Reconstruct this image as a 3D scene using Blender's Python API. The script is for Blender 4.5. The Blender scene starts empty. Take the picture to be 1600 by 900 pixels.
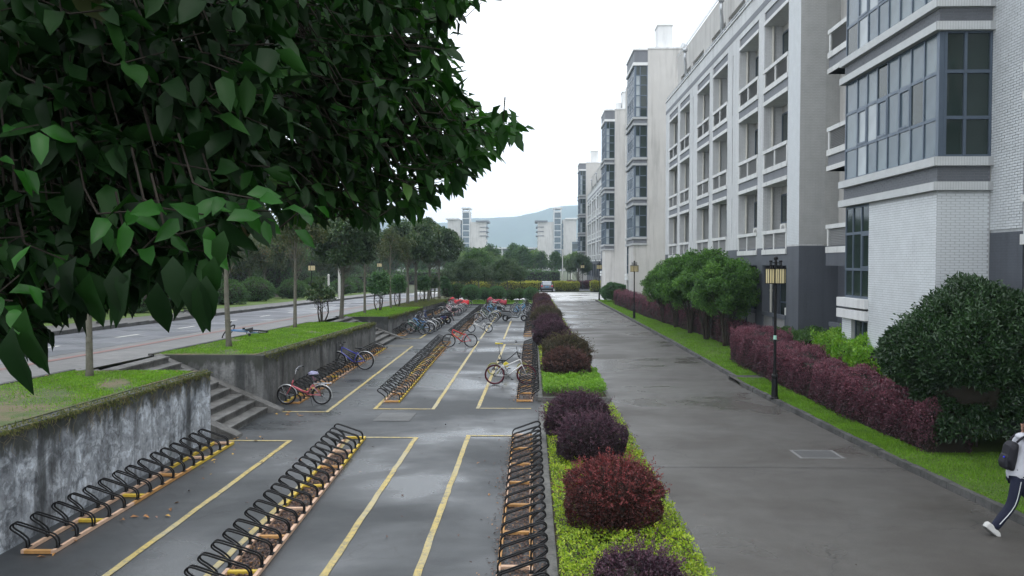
import bpy, math, random
import numpy as np
from mathutils import Vector, Matrix, Euler
SC = bpy.context.scene
COL = SC.collection
R = math.radians
random.seed(7); rng = np.random.default_rng(7)

# ---------------- camera ----------------
F_PX = 1280.0
YAW = math.atan(30/F_PX); PITCH = math.atan(38/F_PX); CAM_H = 4.0
cd = bpy.data.cameras.new('camera'); cam = bpy.data.objects.new('camera', cd); COL.objects.link(cam)
cam.location = (0, 0, CAM_H); cam.rotation_euler = (R(90)-PITCH, 0, YAW)
cd.sensor_width = 36; cd.lens = 28.8; cd.clip_start = 0.05; cd.clip_end = 9000
SC.camera = cam
# ---------------- world: overcast sky ----------------
SUN_EL, SUN_AZ = R(62), R(150)
w = bpy.data.worlds.new("World"); SC.world = w; w.use_nodes = True
nt = w.node_tree; nt.nodes.clear()
sky = nt.nodes.new('ShaderNodeTexSky'); sky.sky_type = 'NISHITA'; sky.sun_disc = False
sky.sun_elevation = SUN_EL; sky.sun_rotation = SUN_AZ; sky.air_density = 1.0; sky.dust_density = 3.0
hs = nt.nodes.new('ShaderNodeHueSaturation'); hs.inputs['Saturation'].default_value = 0.35
mx = nt.nodes.new('ShaderNodeMix'); mx.data_type = 'RGBA'; mx.inputs[0].default_value = 0.86
mx.inputs[7].default_value = (15.2, 15.8, 16.6, 1)
bg = nt.nodes.new('ShaderNodeBackground'); bg.inputs[1].default_value = 0.1
wo = nt.nodes.new('ShaderNodeOutputWorld')
nt.links.new(sky.outputs[0], hs.inputs['Color']); nt.links.new(hs.outputs[0], mx.inputs[6])
nt.links.new(mx.outputs[2], bg.inputs[0]); nt.links.new(bg.outputs[0], wo.inputs[0])
# ---------------- sun, soft through cloud ----------------
sl = bpy.data.lights.new('sun', 'SUN'); sl.energy = 0.5; sl.angle = R(25); sl.color = (1.0, 0.96, 0.9)
so = bpy.data.objects.new('sun', sl); COL.objects.link(so)
so.rotation_euler = (R(90)-SUN_EL, 0, R(180)-SUN_AZ)
SC.view_settings.view_transform = 'Standard'; SC.view_settings.look = 'None'
SC.view_settings.exposure = 0.38; SC.view_settings.gamma = 1.0
SC.cycles.max_bounces = 6; SC.cycles.diffuse_bounces = 3; SC.cycles.glossy_bounces = 3
SC.cycles.transparent_max_bounces = 6; SC.cycles.volume_bounces = 2
SC.cycles.use_adaptive_sampling = True; SC.cycles.adaptive_threshold = 0.02

# ---------------- measuring helpers ----------------
def zu(y):
    "height of the raised street level beside the cycle park"
    return 1.85-0.0164*y if y < 108 else 1.85-0.0164*108
def ray(px, py):
    x = (px-800)/F_PX; y = (450-py)/F_PX
    fy = math.cos(PITCH)+math.sin(PITCH)*y; uz = -math.sin(PITCH)+math.cos(PITCH)*y
    return Vector((x*math.cos(YAW)-fy*math.sin(YAW), x*math.sin(YAW)+fy*math.cos(YAW), uz))
def at(px, py, z=0.0):
    d = ray(px, py); t = (z-CAM_H)/d.z
    return (d.x*t, d.y*t)
def atu(px, py):
    d = ray(px, py); t = (1.85-CAM_H)/(d.z+0.0164*d.y)
    return (d.x*t, d.y*t)
def proj(P):
    "P (N,3) -> pixel coords and depth"
    P = np.asarray(P, float).reshape(-1, 3)-np.array([0, 0, CAM_H])
    c, s = math.cos(YAW), math.sin(YAW)
    x = P[:, 0]*c+P[:, 1]*s; fy = -P[:, 0]*s+P[:, 1]*c
    cp, sp = math.cos(PITCH), math.sin(PITCH)
    dz = fy*cp-P[:, 2]*sp; uy = fy*sp+P[:, 2]*cp
    dz = np.where(np.abs(dz) < 1e-3, 1e-3, dz)
    return 800+F_PX*x/dz, 450-F_PX*uy/dz, dz

# ---------------- tags ----------------
def tag(o, label=None, cat=None, group=None, kind=None):
    if label: o['label'] = label
    if cat: o['category'] = cat
    if group: o['group'] = group
    if kind: o['kind'] = kind
    return o
def thing(name, label, cat, loc=(0, 0, 0), rz=0.0, group=None, scale=1.0):
    o = bpy.data.objects.new(name, None); COL.objects.link(o)
    o.empty_display_size = 0.2
    o.location = loc; o.rotation_euler = (0, 0, rz); o.scale = (scale,)*3
    return tag(o, label, cat, group)
def link(name, me, parent=None, loc=None, rot=None, scale=None):
    o = bpy.data.objects.new(name, me); COL.objects.link(o)
    if parent is not None: o.parent = parent
    if loc is not None: o.location = loc
    if rot is not None: o.rotation_euler = rot
    if scale is not None: o.scale = scale
    return o
KIDS = {}
def copy_tree(o, parent=None):
    c = o.copy(); COL.objects.link(c)
    if parent is not None: c.parent = parent
    for ch in [x for x in SC.objects if x.parent == o] if o.name not in KIDS else KIDS[o.name]:
        copy_tree(ch, c)
    return c
def remember(o):
    for x in list(SC.objects):
        if x.parent is not None:
            KIDS.setdefault(x.parent.name, [])
            if x not in KIDS[x.parent.name]: KIDS[x.parent.name].append(x)
    KIDS.setdefault(o.name, [])
    for k in list(KIDS.get(o.name, [])): KIDS.setdefault(k.name, [])
def freeze(root):
    "record the children of a prototype once, so copies are quick"
    def rec(o):
        ks = list(o.children)
        KIDS[o.name] = ks
        for k in ks: rec(k)
    rec(root)

# ---------------- materials ----------------
class NT:
    def __init__(s, name):
        s.m = bpy.data.materials.new(name); s.m.use_nodes = True
        s.t = s.m.node_tree; s.t.nodes.clear()
        s.out = s.n('ShaderNodeOutputMaterial')
        s.b = s.n('ShaderNodeBsdfPrincipled'); s.l(s.b.outputs[0], s.out.inputs[0])
        s._tc = None
    def n(s, t, **k):
        x = s.t.nodes.new(t)
        for a, v in k.items(): setattr(x, a, v)
        return x
    def l(s, a, b): s.t.links.new(a, b)
    def put(s, inp, v):
        if isinstance(v, bpy.types.NodeSocket): s.l(v, inp)
        elif isinstance(v, (tuple, list)) and len(v) == 3 and inp.type == 'RGBA': inp.default_value = (*v, 1)
        else: inp.default_value = v
    def pos(s, scale=(1, 1, 1), obj=True, rot=(0, 0, 0)):
        if s._tc is None: s._tc = s.n('ShaderNodeTexCoord')
        g = s._tc.outputs['Object'] if obj else s.n('ShaderNodeNewGeometry').outputs['Position']
        mp = s.n('ShaderNodeMapping'); mp.inputs['Scale'].default_value = scale; mp.inputs['Rotation'].default_value = rot
        s.l(g, mp.inputs[0]); return mp.outputs[0]
    def noise(s, sc, det=4, rough=0.55, vec=None, dist=0.0, color=False):
        x = s.n('ShaderNodeTexNoise'); x.inputs['Scale'].default_value = sc; x.inputs['Detail'].default_value = det
        x.inputs['Roughness'].default_value = rough; x.inputs['Distortion'].default_value = dist
        s.l(vec if vec is not None else s.pos(), x.inputs['Vector'])
        return x.outputs[1 if color else 0]
    def ramp(s, f, stops, interp='LINEAR'):
        x = s.n('ShaderNodeValToRGB'); e = x.color_ramp.elements; x.color_ramp.interpolation = interp
        while len(e) < len(stops): e.new(0.5)
        for i, (p, c) in enumerate(stops):
            e[i].position = p
            if not isinstance(c, (tuple, list)): c = (c, c, c)
            e[i].color = (*c[:3], 1)
        s.l(f, x.inputs[0]); return x.outputs[0]
    def mix(s, f, a, b, mode='MIX'):
        x = s.n('ShaderNodeMix'); x.data_type = 'RGBA'; x.blend_type = mode
        s.put(x.inputs[0], f); s.put(x.inputs[6], a); s.put(x.inputs[7], b); return x.outputs[2]
    def math(s, op, a, b=0.0):
        x = s.n('ShaderNodeMath'); x.operation = op; s.put(x.inputs[0], a); s.put(x.inputs[1], b); return x.outputs[0]
    def bump(s, h, strength=0.3, dist=0.02):
        x = s.n('ShaderNodeBump'); x.inputs['Strength'].default_value = strength; x.inputs['Distance'].default_value = dist
        s.l(h, x.inputs['Height']); s.l(x.outputs[0], s.b.inputs['Normal']); return x.outputs[0]
    def set(s, **k):
        for a, v in k.items(): s.put(s.b.inputs[a.replace('_', ' ')], v)
        return s.m
MAT = {}; HAZE = 0.00034
def plain(name, c, rough=0.6, metal=0.0, var=0.15, sc=6.0, bump=0.15, coat=0.0, world=False, spec=.3):
    if name in MAT: return MAT[name]
    t = NT(name); p = t.pos(obj=not world)
    f = t.noise(sc, 5, vec=p); g = t.noise(sc*9, 3, vec=p)
    hi = tuple(min(1, x*(1+var)) for x in c); lo = tuple(x*(1-var) for x in c)
    col = t.mix(0.25, t.ramp(f, [(0.3, lo), (0.7, hi)]), t.ramp(g, [(0.3, lo), (0.7, hi)]))
    t.set(Base_Color=col, Metallic=metal, Roughness=t.ramp(f, [(0.3, max(0.03, rough-0.08)), (0.7, min(1, rough+0.08))]))
    t.b.inputs['Specular IOR Level'].default_value = spec
    if coat: t.set(Coat_Weight=coat)
    if bump: t.bump(g, bump, 0.01)
    MAT[name] = t.m; return t.m
def leafmat(name, stops, rough=0.45, trans=0.25, spec=0.5, tcol=None):
    if name in MAT: return MAT[name]
    t = NT(name)
    a = t.n('ShaderNodeAttribute'); a.attribute_name = 'v'
    col = t.ramp(a.outputs['Fac'], stops)
    nz = t.noise(1.3, 3, vec=t.pos(obj=False))
    col = t.mix(0.5, col, t.mix(1.0, col, t.ramp(nz, [(0.3, 0.62), (0.7, 1.35)]), 'MULTIPLY'))
    t.set(Base_Color=col, Roughness=rough); t.b.inputs['Specular IOR Level'].default_value = spec
    if trans:
        tr = t.n('ShaderNodeBsdfTranslucent'); tc = t.mix(1.0, col, tcol or (1.5, 1.7, 0.6), 'MULTIPLY'); t.l(tc, tr.inputs[0])
        ms = t.n('ShaderNodeMixShader'); ms.inputs[0].default_value = trans
        t.l(t.b.outputs[0], ms.inputs[1]); t.l(tr.outputs[0], ms.inputs[2]); t.l(ms.outputs[0], t.out.inputs[0])
    MAT[name] = t.m; return t.m

# ---------------- mesh building ----------------
def np_mesh(name, V, F, mats, attr=None, smooth=False, mi=None):
    "V (n,3); F (m,k) all the same size; attr per face"
    me = bpy.data.meshes.new(name); V = np.asarray(V, np.float32); F = np.asarray(F, np.int32)
    me.vertices.add(len(V)); me.vertices.foreach_set('co', V.ravel())
    k = F.shape[1]; me.loops.add(F.size); me.loops.foreach_set('vertex_index', F.ravel())
    me.polygons.add(len(F)); me.polygons.foreach_set('loop_start', np.arange(0, F.size, k, dtype=np.int32))
    me.polygons.foreach_set('loop_total', np.full(len(F), k, np.int32))
    me.polygons.foreach_set('use_smooth', np.full(len(F), bool(smooth)))
    if mi is not None: me.polygons.foreach_set('material_index', np.asarray(mi, np.int32))
    if attr is not None:
        at_ = me.attributes.new('v', 'FLOAT', 'FACE'); at_.data.foreach_set('value', np.asarray(attr, np.float32))
    me.update(calc_edges=True); me.validate()
    for m in (mats if isinstance(mats, (list, tuple)) else [mats]): me.materials.append(m)
    return me
def norm(a): return a/np.maximum(np.linalg.norm(a, axis=1, keepdims=True), 1e-9)
def leaf_tpl(kind):
    if kind == 'quad':
        return np.array([[0, 0, 0], [.45, .5, .04], [1, 0, -.12], [.45, -.5, .04]]), np.array([[0, 1, 2, 3]])
    if kind == 'fold':
        return np.array([[0, 0, 0], [.4, .5, .1], [1, 0, -.15], [.4, -.5, .1], [.45, 0, -.03]]), np.array([[0, 4, 1, 1], [1, 4, 2, 2], [0, 3, 4, 4], [3, 2, 4, 4]])[:, :3]
    if kind == 'blade':
        return np.array([[0, -.5, 0], [0, .5, 0], [.6, .3, .05], [1, 0, .18]]), np.array([[0, 1, 2, 3]])
    n = 6 if kind == 'big' else 3
    prof = {6: [0.0, .50, .88, 1.0, .80, .38, 0.0], 3: [0.0, .92, .80, 0.0]}[n]
    V = []; Fc = []
    for i in range(n+1):
        t = i/n; w_ = prof[i]*.5; z = -.28*t*t+.05*math.sin(t*6)
        V += [[t, 0, z], [t, w_, z+.10*prof[i]], [t, -w_, z+.10*prof[i]+.03*math.sin(t*9)]]
    for i in range(n):
        a, b = 3*i, 3*i+3
        Fc += [[a, b, b+1, a+1], [a, a+2, b+2, b]]
    return np.array(V), np.array(Fc)
def leaf_arrays(P, D, N, L, W, kind):
    tv, tf = leaf_tpl(kind)
    D = norm(D); S = norm(np.cross(N, D)); N = norm(np.cross(D, S))
    L = np.broadcast_to(L, (len(P),)); W = np.broadcast_to(W, (len(P),))
    V = P[:, None, :]+(L[:, None, None]*tv[None, :, 0:1])*D[:, None, :]+(W[:, None, None]*tv[None, :, 1:2])*S[:, None, :]+(L[:, None, None]*tv[None, :, 2:3])*N[:, None, :]
    F = tf[None]+(np.arange(len(P))*len(tv))[:, None, None]
    return V.reshape(-1, 3), F.reshape(-1, tf.shape[1]), len(tf)
def leaves(name, P, D, N, L, W, mat, kind='quad', v=None):
    V, F, k = leaf_arrays(P, D, N, L, W, kind)
    v = rng.random(len(P)) if v is None else v
    return np_mesh(name, V, F, mat, np.repeat(v, k))
def rnd_dirs(n):
    return norm(rng.normal(size=(n, 3)))

class MB:
    def __init__(s): s.v = []; s.f = []; s.m = []
    def add(s, V, F, mi=0):
        b = len(s.v); s.v += [tuple(p) for p in V]; s.f += [tuple(b+i for i in f) for f in F]; s.m += [mi]*len(F); return s
    def box(s, x0, x1, y0, y1, z0, z1, mi=0):
        if x0 > x1: x0, x1 = x1, x0
        if y0 > y1: y0, y1 = y1, y0
        if z0 > z1: z0, z1 = z1, z0
        V = [(x, y, z) for x in (x0, x1) for y in (y0, y1) for z in (z0, z1)]
        return s.add(V, [(0, 1, 3, 2), (4, 6, 7, 5), (0, 4, 5, 1), (2, 3, 7, 6), (0, 2, 6, 4), (1, 5, 7, 3)], mi)
    def hexa(s, B, T, mi=0):
        "bottom 4 points and top 4 points in the same turn"
        return s.add(list(B)+list(T), [(3, 2, 1, 0), (4, 5, 6, 7), (0, 1, 5, 4), (1, 2, 6, 5), (2, 3, 7, 6), (3, 0, 4, 7)], mi)
    def bar(s, p, q, wd, ht, mi=0, up=(0, 0, 1)):
        p = Vector(p); q = Vector(q); d = (q-p).normalized(); u = Vector(up)
        if abs(d.dot(u)) > .98: u = Vector((1, 0, 0))
        sd = d.cross(u).normalized()*wd/2; u2 = sd.cross(d).normalized()*ht/2
        return s.hexa([p-sd-u2, p+sd-u2, p+sd+u2, p-sd+u2], [q-sd-u2, q+sd-u2, q+sd+u2, q-sd+u2], mi)
    def tube(s, pts, r, n=6, mi=0, closed=False, cap=True):
        pts = [Vector(p) for p in pts]; k = len(pts)
        rr = r if isinstance(r, (list, tuple)) else [r]*k
        rings = []; u = None
        for i, p in enumerate(pts):
            if closed: d = pts[(i+1) % k]-pts[i-1]
            else: d = pts[min(i+1, k-1)]-pts[max(i-1, 0)]
            d = d.normalized() if d.length > 1e-9 else Vector((0, 0, 1))
            if u is None:
                u = Vector((0, 0, 1)) if abs(d.z) < .9 else Vector((0, 1, 0))
            u = (u-d*u.dot(d)); u = u.normalized() if u.length > 1e-6 else d.orthogonal().normalized()
            s2 = d.cross(u)
            rings.append([p+(u*math.cos(2*math.pi*j/n)+s2*math.sin(2*math.pi*j/n))*rr[i] for j in range(n)])
        V = [q for rg in rings for q in rg]; Fc = []
        for i in range(k if closed else k-1):
            a = i*n; b = ((i+1) % k)*n
            for j in range(n): Fc.append((a+j, a+(j+1) % n, b+(j+1) % n, b+j))
        if not closed and cap: Fc += [tuple(range(n))[::-1], tuple((k-1)*n+j for j in range(n))]
        return s.add(V, Fc, mi)
    def torus(s, c, R_, r, n=20, m=6, axis='y', mi=0):
        pts = []
        for i in range(n):
            a = 2*math.pi*i/n
            o = {'y': (math.cos(a), 0, math.sin(a)), 'z': (math.cos(a), math.sin(a), 0), 'x': (0, math.cos(a), math.sin(a))}[axis]
            pts.append(Vector(c)+Vector(o)*R_)
        return s.tube(pts, r, m, mi, closed=True)
    def lathe(s, prof, c=(0, 0, 0), n=12, mi=0):
        c = Vector(c); V = []; Fc = []
        for (r, z) in prof:
            for j in range(n): V.append(c+Vector((r*math.cos(2*math.pi*j/n), r*math.sin(2*math.pi*j/n), z)))
        for i in range(len(prof)-1):
            for j in range(n): Fc.append((i*n+j, i*n+(j+1) % n, (i+1)*n+(j+1) % n, (i+1)*n+j))
        Fc += [tuple(range(n))[::-1], tuple((len(prof)-1)*n+j for j in range(n))]
        return s.add(V, Fc, mi)
    def prism(s, prof, hw, ch=0.02, mi=0, y=0.0):
        "side outline in x,z pulled across y, with chamfered sides"
        c = Vector((sum(p[0] for p in prof)/len(prof), 0, sum(p[1] for p in prof)/len(prof)))
        n = len(prof)
        def ring(yy, ins):
            o = []
            for (x, z) in prof:
                d = Vector((x, 0, z))-c; l = max(d.length, 1e-6); d = d*max(0, (l-ins))/l
                o.append((c.x+d.x, yy, c.z+d.z))
            return o
        V = ring(y-hw, ch)+ring(y-hw+ch, 0)+ring(y+hw-ch, 0)+ring(y+hw, ch); Fc = []
        for i in range(3):
            for j in range(n): Fc.append((i*n+j, (i+1)*n+j, (i+1)*n+(j+1) % n, i*n+(j+1) % n))
        Fc += [tuple(range(n)), tuple(3*n+j for j in range(n))[::-1]]
        return s.add(V, Fc, mi)
    def ball(s, c, r, n=8, mi=0, sz=(1, 1, 1)):
        prof = [(math.sin(math.pi*i/n)*r+1e-4, -math.cos(math.pi*i/n)*r) for i in range(n+1)]
        b = len(s.v); s.lathe(prof, (0, 0, 0), n+4, mi)
        for i in range(b, len(s.v)):
            p = s.v[i]; s.v[i] = (p[0]*sz[0]+c[0], p[1]*sz[1]+c[1], p[2]*sz[2]+c[2])
        return s
    def mesh(s, name, mats, smooth=False):
        me = bpy.data.meshes.new(name)
        me.from_pydata([tuple(p) for p in s.v], [], s.f)
        mats = mats if isinstance(mats, (list, tuple)) else [mats]
        for m in mats: me.materials.append(m)
        if len(mats) > 1: me.polygons.foreach_set('material_index', s.m)
        if smooth: me.polygons.foreach_set('use_smooth', [True]*len(me.polygons))
        me.update(); return me
    def build(s, name, mats, parent=None, smooth=False, bevel=0.0, off=None, **k):
        if off is not None: s.v = [(p[0]-off[0], p[1]-off[1], p[2]-off[2]) for p in s.v]
        o = link(name, s.mesh(name, mats, smooth), parent, **k)
        if bevel:
            b = o.modifiers.new('bevel', 'BEVEL'); b.width = bevel; b.segments = 2; b.limit_method = 'ANGLE'
        return o
def smooth_path(pts, n=4):
    "Catmull-Rom through the points"
    P = [Vector(p) for p in pts]; out = []
    for i in range(len(P)-1):
        a = P[max(i-1, 0)]; b = P[i]; c = P[i+1]; d = P[min(i+2, len(P)-1)]
        for j in range(n):
            t = j/n
            out.append(.5*((2*b)+(c-a)*t+(2*a-5*b+4*c-d)*t*t+(3*b-a-3*c+d)*t**3))
    out.append(P[-1]); return out
# ================= MATERIALS OF THE SETTING =================
def m_wet(name, lo, hi, tint_scale=0.35, wet=0.5, world=True, drk=0.6):
    t = NT(name); p = t.pos(obj=False)
    pl = t.pos((0.30, 0.55, 1), obj=False)
    big = t.noise(tint_scale, 5, vec=p, dist=.4); band = t.noise(0.45, 4, vec=pl); fine = t.noise(28, 5, .7, vec=p); mid = t.noise(3.1, 5, .6, vec=p)
    c = t.ramp(big, [(0.3, lo), (0.7, hi)])
    c = t.mix(0.45, c, t.mix(1.0, c, t.ramp(band, [(0.30, drk), (0.68, 1.15)]), 'MULTIPLY'))
    c = t.mix(0.5, c, t.mix(1.0, c, t.ramp(mid, [(0.3, .75), (0.7, 1.2)]), 'MULTIPLY'))
    c = t.mix(0.8, c, t.mix(1.0, c, t.ramp(t.noise(60, 3, .8, vec=p), [(0.3, .6), (0.7, 1.4)]), 'MULTIPLY'))
    wv = t.n('ShaderNodeVectorMath', operation='ADD'); sc_ = t.n('ShaderNodeVectorMath', operation='SCALE')
    t.l(t.noise(1.2, 5, vec=p, color=True), sc_.inputs[0]); sc_.inputs['Scale'].default_value = .9; t.l(p, wv.inputs[0]); t.l(sc_.outputs[0], wv.inputs[1])
    vo = t.n('ShaderNodeTexVoronoi', feature='DISTANCE_TO_EDGE'); vo.inputs['Scale'].default_value = .42; t.l(wv.outputs[0], vo.inputs['Vector'])
    ck = t.math('MULTIPLY', t.ramp(vo.outputs[0], [(.0, 1.), (.0022, .9), (.005, 0.)]), t.ramp(t.noise(.5, 3, vec=p), [(.48, 0.), (.56, .8)]))
    c = t.mix(ck, c, (.02, .02, .02))
    stn = t.ramp(t.noise(.8, 6, .75, vec=p, dist=1.2), [(.60, 0.), (.70, .55)]); c = t.mix(stn, c, t.mix(1., c, (.55, .50, .45), 'MULTIPLY'))
    sp = t.ramp(t.noise(9, 6, .8, vec=p), [(0.66, 0.0), (0.72, 1.0)])
    c = t.mix(t.math('MULTIPLY', sp, 0.35), c, (0.03, 0.028, 0.025))
    r = t.ramp(t.math('ADD', t.math('MULTIPLY', band, 0.6), t.math('MULTIPLY', big, 0.4)), [(0.42, wet+.22), (0.49, wet+.06), (0.53, wet-.03), (0.56, max(.1, wet-.20))])
    t.set(Base_Color=c, Roughness=r)
    t.bump(t.math('ADD', t.math('MULTIPLY', fine, 0.9), mid), 0.22, 0.01)
    MAT[name] = t.m; return t.m
M_PARK = m_wet('wet cycle park concrete', (.030, .034, .038), (.054, .059, .063), wet=.45)
M_ROADR = m_wet('wet lane concrete', (.062, .056, .049), (.108, .103, .096), wet=.44, drk=.5)
M_ASPH = m_wet('street asphalt', (.085, .09, .105), (.12, .125, .145), wet=.5, drk=.85)
M_PLAZA = m_wet('pale plaza stone', (.5, .5, .5), (.62, .62, .62), wet=.3, drk=.9)
def m_paint():
    t = NT('worn yellow paint'); p = t.pos(obj=False)
    n = t.noise(7, 6, .75, vec=p); g = t.noise(45, 4, .7, vec=p); b = t.noise(.6, 3, vec=p)
    c = t.ramp(t.math('ADD', t.math('MULTIPLY', n, .6), t.math('MULTIPLY', g, .4)), [(0.41, (.12, .12, .11)), (0.49, (.40, .31, .085)), (0.6, (.56, .40, .085)), (.75, (.50, .40, .15))])
    c = t.mix(t.ramp(b, [(.45, 0.), (.65, .55)]), c, (.36, .34, .25))
    t.set(Base_Color=c, Roughness=.5); return t.m
M_YEL = m_paint()
M_WHITEPAINT = plain('worn white road paint', (.62, .62, .58), .6, var=.3, sc=8, world=True)
def m_grassbase(name, lo, hi, brown=(.12, .085, .04), amt=.5):
    t = NT(name); p = t.pos(obj=False)
    n = t.noise(1.1, 5, .65, vec=p); g = t.noise(34, 5, .8, vec=p)
    c = t.mix(.7, t.ramp(g, [(.25, tuple(x*.5 for x in lo)), (.75, hi)]), t.ramp(n, [(.3, lo), (.7, hi)]))
    c = t.mix(t.ramp(n, [(.47, 0.), (.58, amt)]), c, brown)
    t.set(Base_Color=c, Roughness=.85); t.bump(g, .8, .03); return t.m
M_LAWN = m_grassbase('lawn soil', (.06, .11, .015), (.12, .20, .025), amt=.12)
M_VERGE = m_grassbase('mossy verge soil', (.05, .08, .02), (.10, .14, .03), brown=(.15, .115, .07), amt=.9)
M_FIELD = m_grassbase('rough ground', (.03, .05, .018), (.05, .075, .025), amt=.4)
M_SOIL = m_grassbase('bed soil', (.035, .03, .02), (.07, .055, .035), amt=.4)
def m_pavers():
    t = NT('worn brick paving'); p = t.pos(obj=False)
    br = t.n('ShaderNodeTexBrick'); br.inputs['Scale'].default_value = 1.0; br.inputs['Brick Width'].default_value = .24
    br.inputs['Row Height'].default_value = .12; br.inputs['Mortar Size'].default_value = .008
    br.inputs['Color1'].default_value = (.09, .088, .088, 1); br.inputs['Color2'].default_value = (.14, .132, .13, 1); br.inputs['Mortar'].default_value = (.06, .06, .05, 1)
    t.l(p, br.inputs['Vector'])
    n = t.noise(.8, 5, vec=p)
    c = t.mix(.6, br.outputs[0], t.mix(1., br.outputs[0], t.ramp(n, [(.3, .65), (.7, 1.3)]), 'MULTIPLY'))
    t.set(Base_Color=c, Roughness=.5); t.bump(br.outputs[1], -.3, .01); return t.m
M_PAVE = m_pavers()
M_REDPAVE = plain('red paving line', (.19, .10, .09), .55, var=.3, sc=14, world=True)
def m_oldwall(name, lo, hi, crack=1.0, streak=1.0, top=True):
    t = NT(name); p = t.pos(obj=False)
    v = t.pos((1.6, 1.6, .22), obj=False)
    big = t.noise(.9, 6, .6, vec=p, dist=.6); st = t.noise(1.5, 6, .65, vec=v); fine = t.noise(22, 6, .75, vec=p); mid = t.noise(5, 6, .7, vec=p, dist=1.)
    c = t.ramp(big, [(.3, lo), (.55, hi), (.75, tuple(x*1.15 for x in hi))])
    c = t.mix(.75, c, t.mix(1., c, t.ramp(mid, [(.34, .45), (.5, 1.), (.7, 1.25)]), 'MULTIPLY'))
    c = t.mix(.8*streak, c, t.mix(1., c, t.ramp(st, [(.36, .10), (.46, .8), (.6, 1.15)]), 'MULTIPLY'))
    c = t.mix(.6, c, t.mix(1., c, t.ramp(fine, [(.3, .6), (.7, 1.3)]), 'MULTIPLY'))
    if crack > .5:
        pt = t.ramp(t.noise(2.6, 7, .68, vec=p, dist=.8), [(.50, 0.), (.535, .8)]); c = t.mix(pt, c, t.mix(1., c, (1.75, 1.75, 1.75), 'MULTIPLY'))
        pd = t.ramp(t.noise(3.7, 7, .7, vec=t.pos((1, 1, .8), obj=False), dist=.6), [(.56, 0.), (.62, .75)]); c = t.mix(pd, c, t.mix(1., c, (.42, .44, .46), 'MULTIPLY'))
    if crack:
        wv = t.n('ShaderNodeVectorMath', operation='ADD'); sc = t.n('ShaderNodeVectorMath', operation='SCALE')
        t.l(t.noise(3.5, 4, vec=p, color=True), sc.inputs[0]); sc.inputs['Scale'].default_value = .28
        t.l(p, wv.inputs[0]); t.l(sc.outputs[0], wv.inputs[1])
        vo = t.n('ShaderNodeTexVoronoi', feature='DISTANCE_TO_EDGE'); vo.inputs['Scale'].default_value = 3.0; t.l(wv.outputs[0], vo.inputs['Vector'])
        ck = t.ramp(vo.outputs[0], [(.0, 1.), (.03, .9), (.06, 0.)])
        ck = t.math('MULTIPLY', ck, t.ramp(t.noise(1.3, 4, vec=p), [(.52, 0.), (.60, 1.)]))
        c = t.mix(t.math('MULTIPLY', ck, .5*crack), c, (.045, .05, .055))
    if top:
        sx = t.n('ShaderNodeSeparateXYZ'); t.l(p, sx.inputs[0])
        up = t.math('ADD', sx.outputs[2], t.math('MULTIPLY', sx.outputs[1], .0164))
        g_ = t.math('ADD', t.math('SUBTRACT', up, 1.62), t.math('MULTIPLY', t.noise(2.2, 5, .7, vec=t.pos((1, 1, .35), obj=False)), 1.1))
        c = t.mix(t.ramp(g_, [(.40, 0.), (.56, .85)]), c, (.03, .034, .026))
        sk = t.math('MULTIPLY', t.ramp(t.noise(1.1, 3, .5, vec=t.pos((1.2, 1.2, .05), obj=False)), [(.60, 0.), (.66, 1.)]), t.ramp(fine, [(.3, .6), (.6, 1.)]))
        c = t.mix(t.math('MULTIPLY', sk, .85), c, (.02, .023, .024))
    t.set(Base_Color=c, Roughness=.8)
    t.bump(t.math('ADD', fine, mid), .35, .015); return t.m
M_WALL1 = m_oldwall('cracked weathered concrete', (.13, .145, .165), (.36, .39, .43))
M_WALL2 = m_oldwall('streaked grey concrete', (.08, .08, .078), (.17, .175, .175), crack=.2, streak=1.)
M_CONC = m_oldwall('plain damp concrete', (.085, .084, .08), (.14, .138, .132), crack=0, streak=.5, top=False)
M_KERB = m_oldwall('damp kerb stone', (.035, .036, .035), (.08, .08, .078), crack=0, streak=.2, top=False)
# building
def m_facade(name, c, tile=0.0, grime=.5, rough=.6):
    t = NT(name); p = t.pos(obj=False)
    big = t.noise(.35, 5, .6, vec=p); st = t.noise(1.3, 6, .7, vec=t.pos((1.5, 1.5, .12), obj=False)); fine = t.noise(14, 4, .7, vec=p)
    c0 = t.ramp(big, [(.3, tuple(x*.90 for x in c)), (.7, tuple(x*1.06 for x in c))])
    c0 = t.mix(grime, c0, t.mix(1., c0, t.ramp(st, [(.34, .55), (.48, .95), (.6, 1.04)]), 'MULTIPLY'))
    c0 = t.mix(.3, c0, t.mix(1., c0, t.ramp(fine, [(.3, .8), (.7, 1.15)]), 'MULTIPLY'))
    if tile:
        sx = t.n('ShaderNodeSeparateXYZ'); t.l(p, sx.inputs[0]); cb = t.n('ShaderNodeCombineXYZ')
        t.l(t.math('ADD', sx.outputs[0], sx.outputs[1]), cb.inputs[0]); t.l(sx.outputs[2], cb.inputs[1])
        br = t.n('ShaderNodeTexBrick'); br.inputs['Scale'].default_value = 1.0; br.inputs['Brick Width'].default_value = .215; br.inputs['Row Height'].default_value = .063; br.inputs['Mortar Size'].default_value = .006
        br.inputs['Color1'].default_value = (1, 1, 1, 1); br.inputs['Color2'].default_value = (.93, .93, .93, 1); br.inputs['Mortar'].default_value = (.62, .62, .62, 1); t.l(cb.outputs[0], br.inputs['Vector'])
        c0 = t.mix(tile, c0, t.mix(1., c0, br.outputs[0], 'MULTIPLY'))
    t.set(Base_Color=c0, Roughness=rough); t.b.inputs['Specular IOR Level'].default_value = .3; t.bump(fine, .12, .008); MAT[name] = t.m; return t.m
M_TILE = m_facade('pale grey tile', (.60, .615, .62), .8, .45)
M_RENDER = m_facade('warm beige render', (.52, .51, .49), 0, .5, .8)
M_TRIM = m_facade('white trim', (.68, .69, .69), 0, .4)
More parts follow.
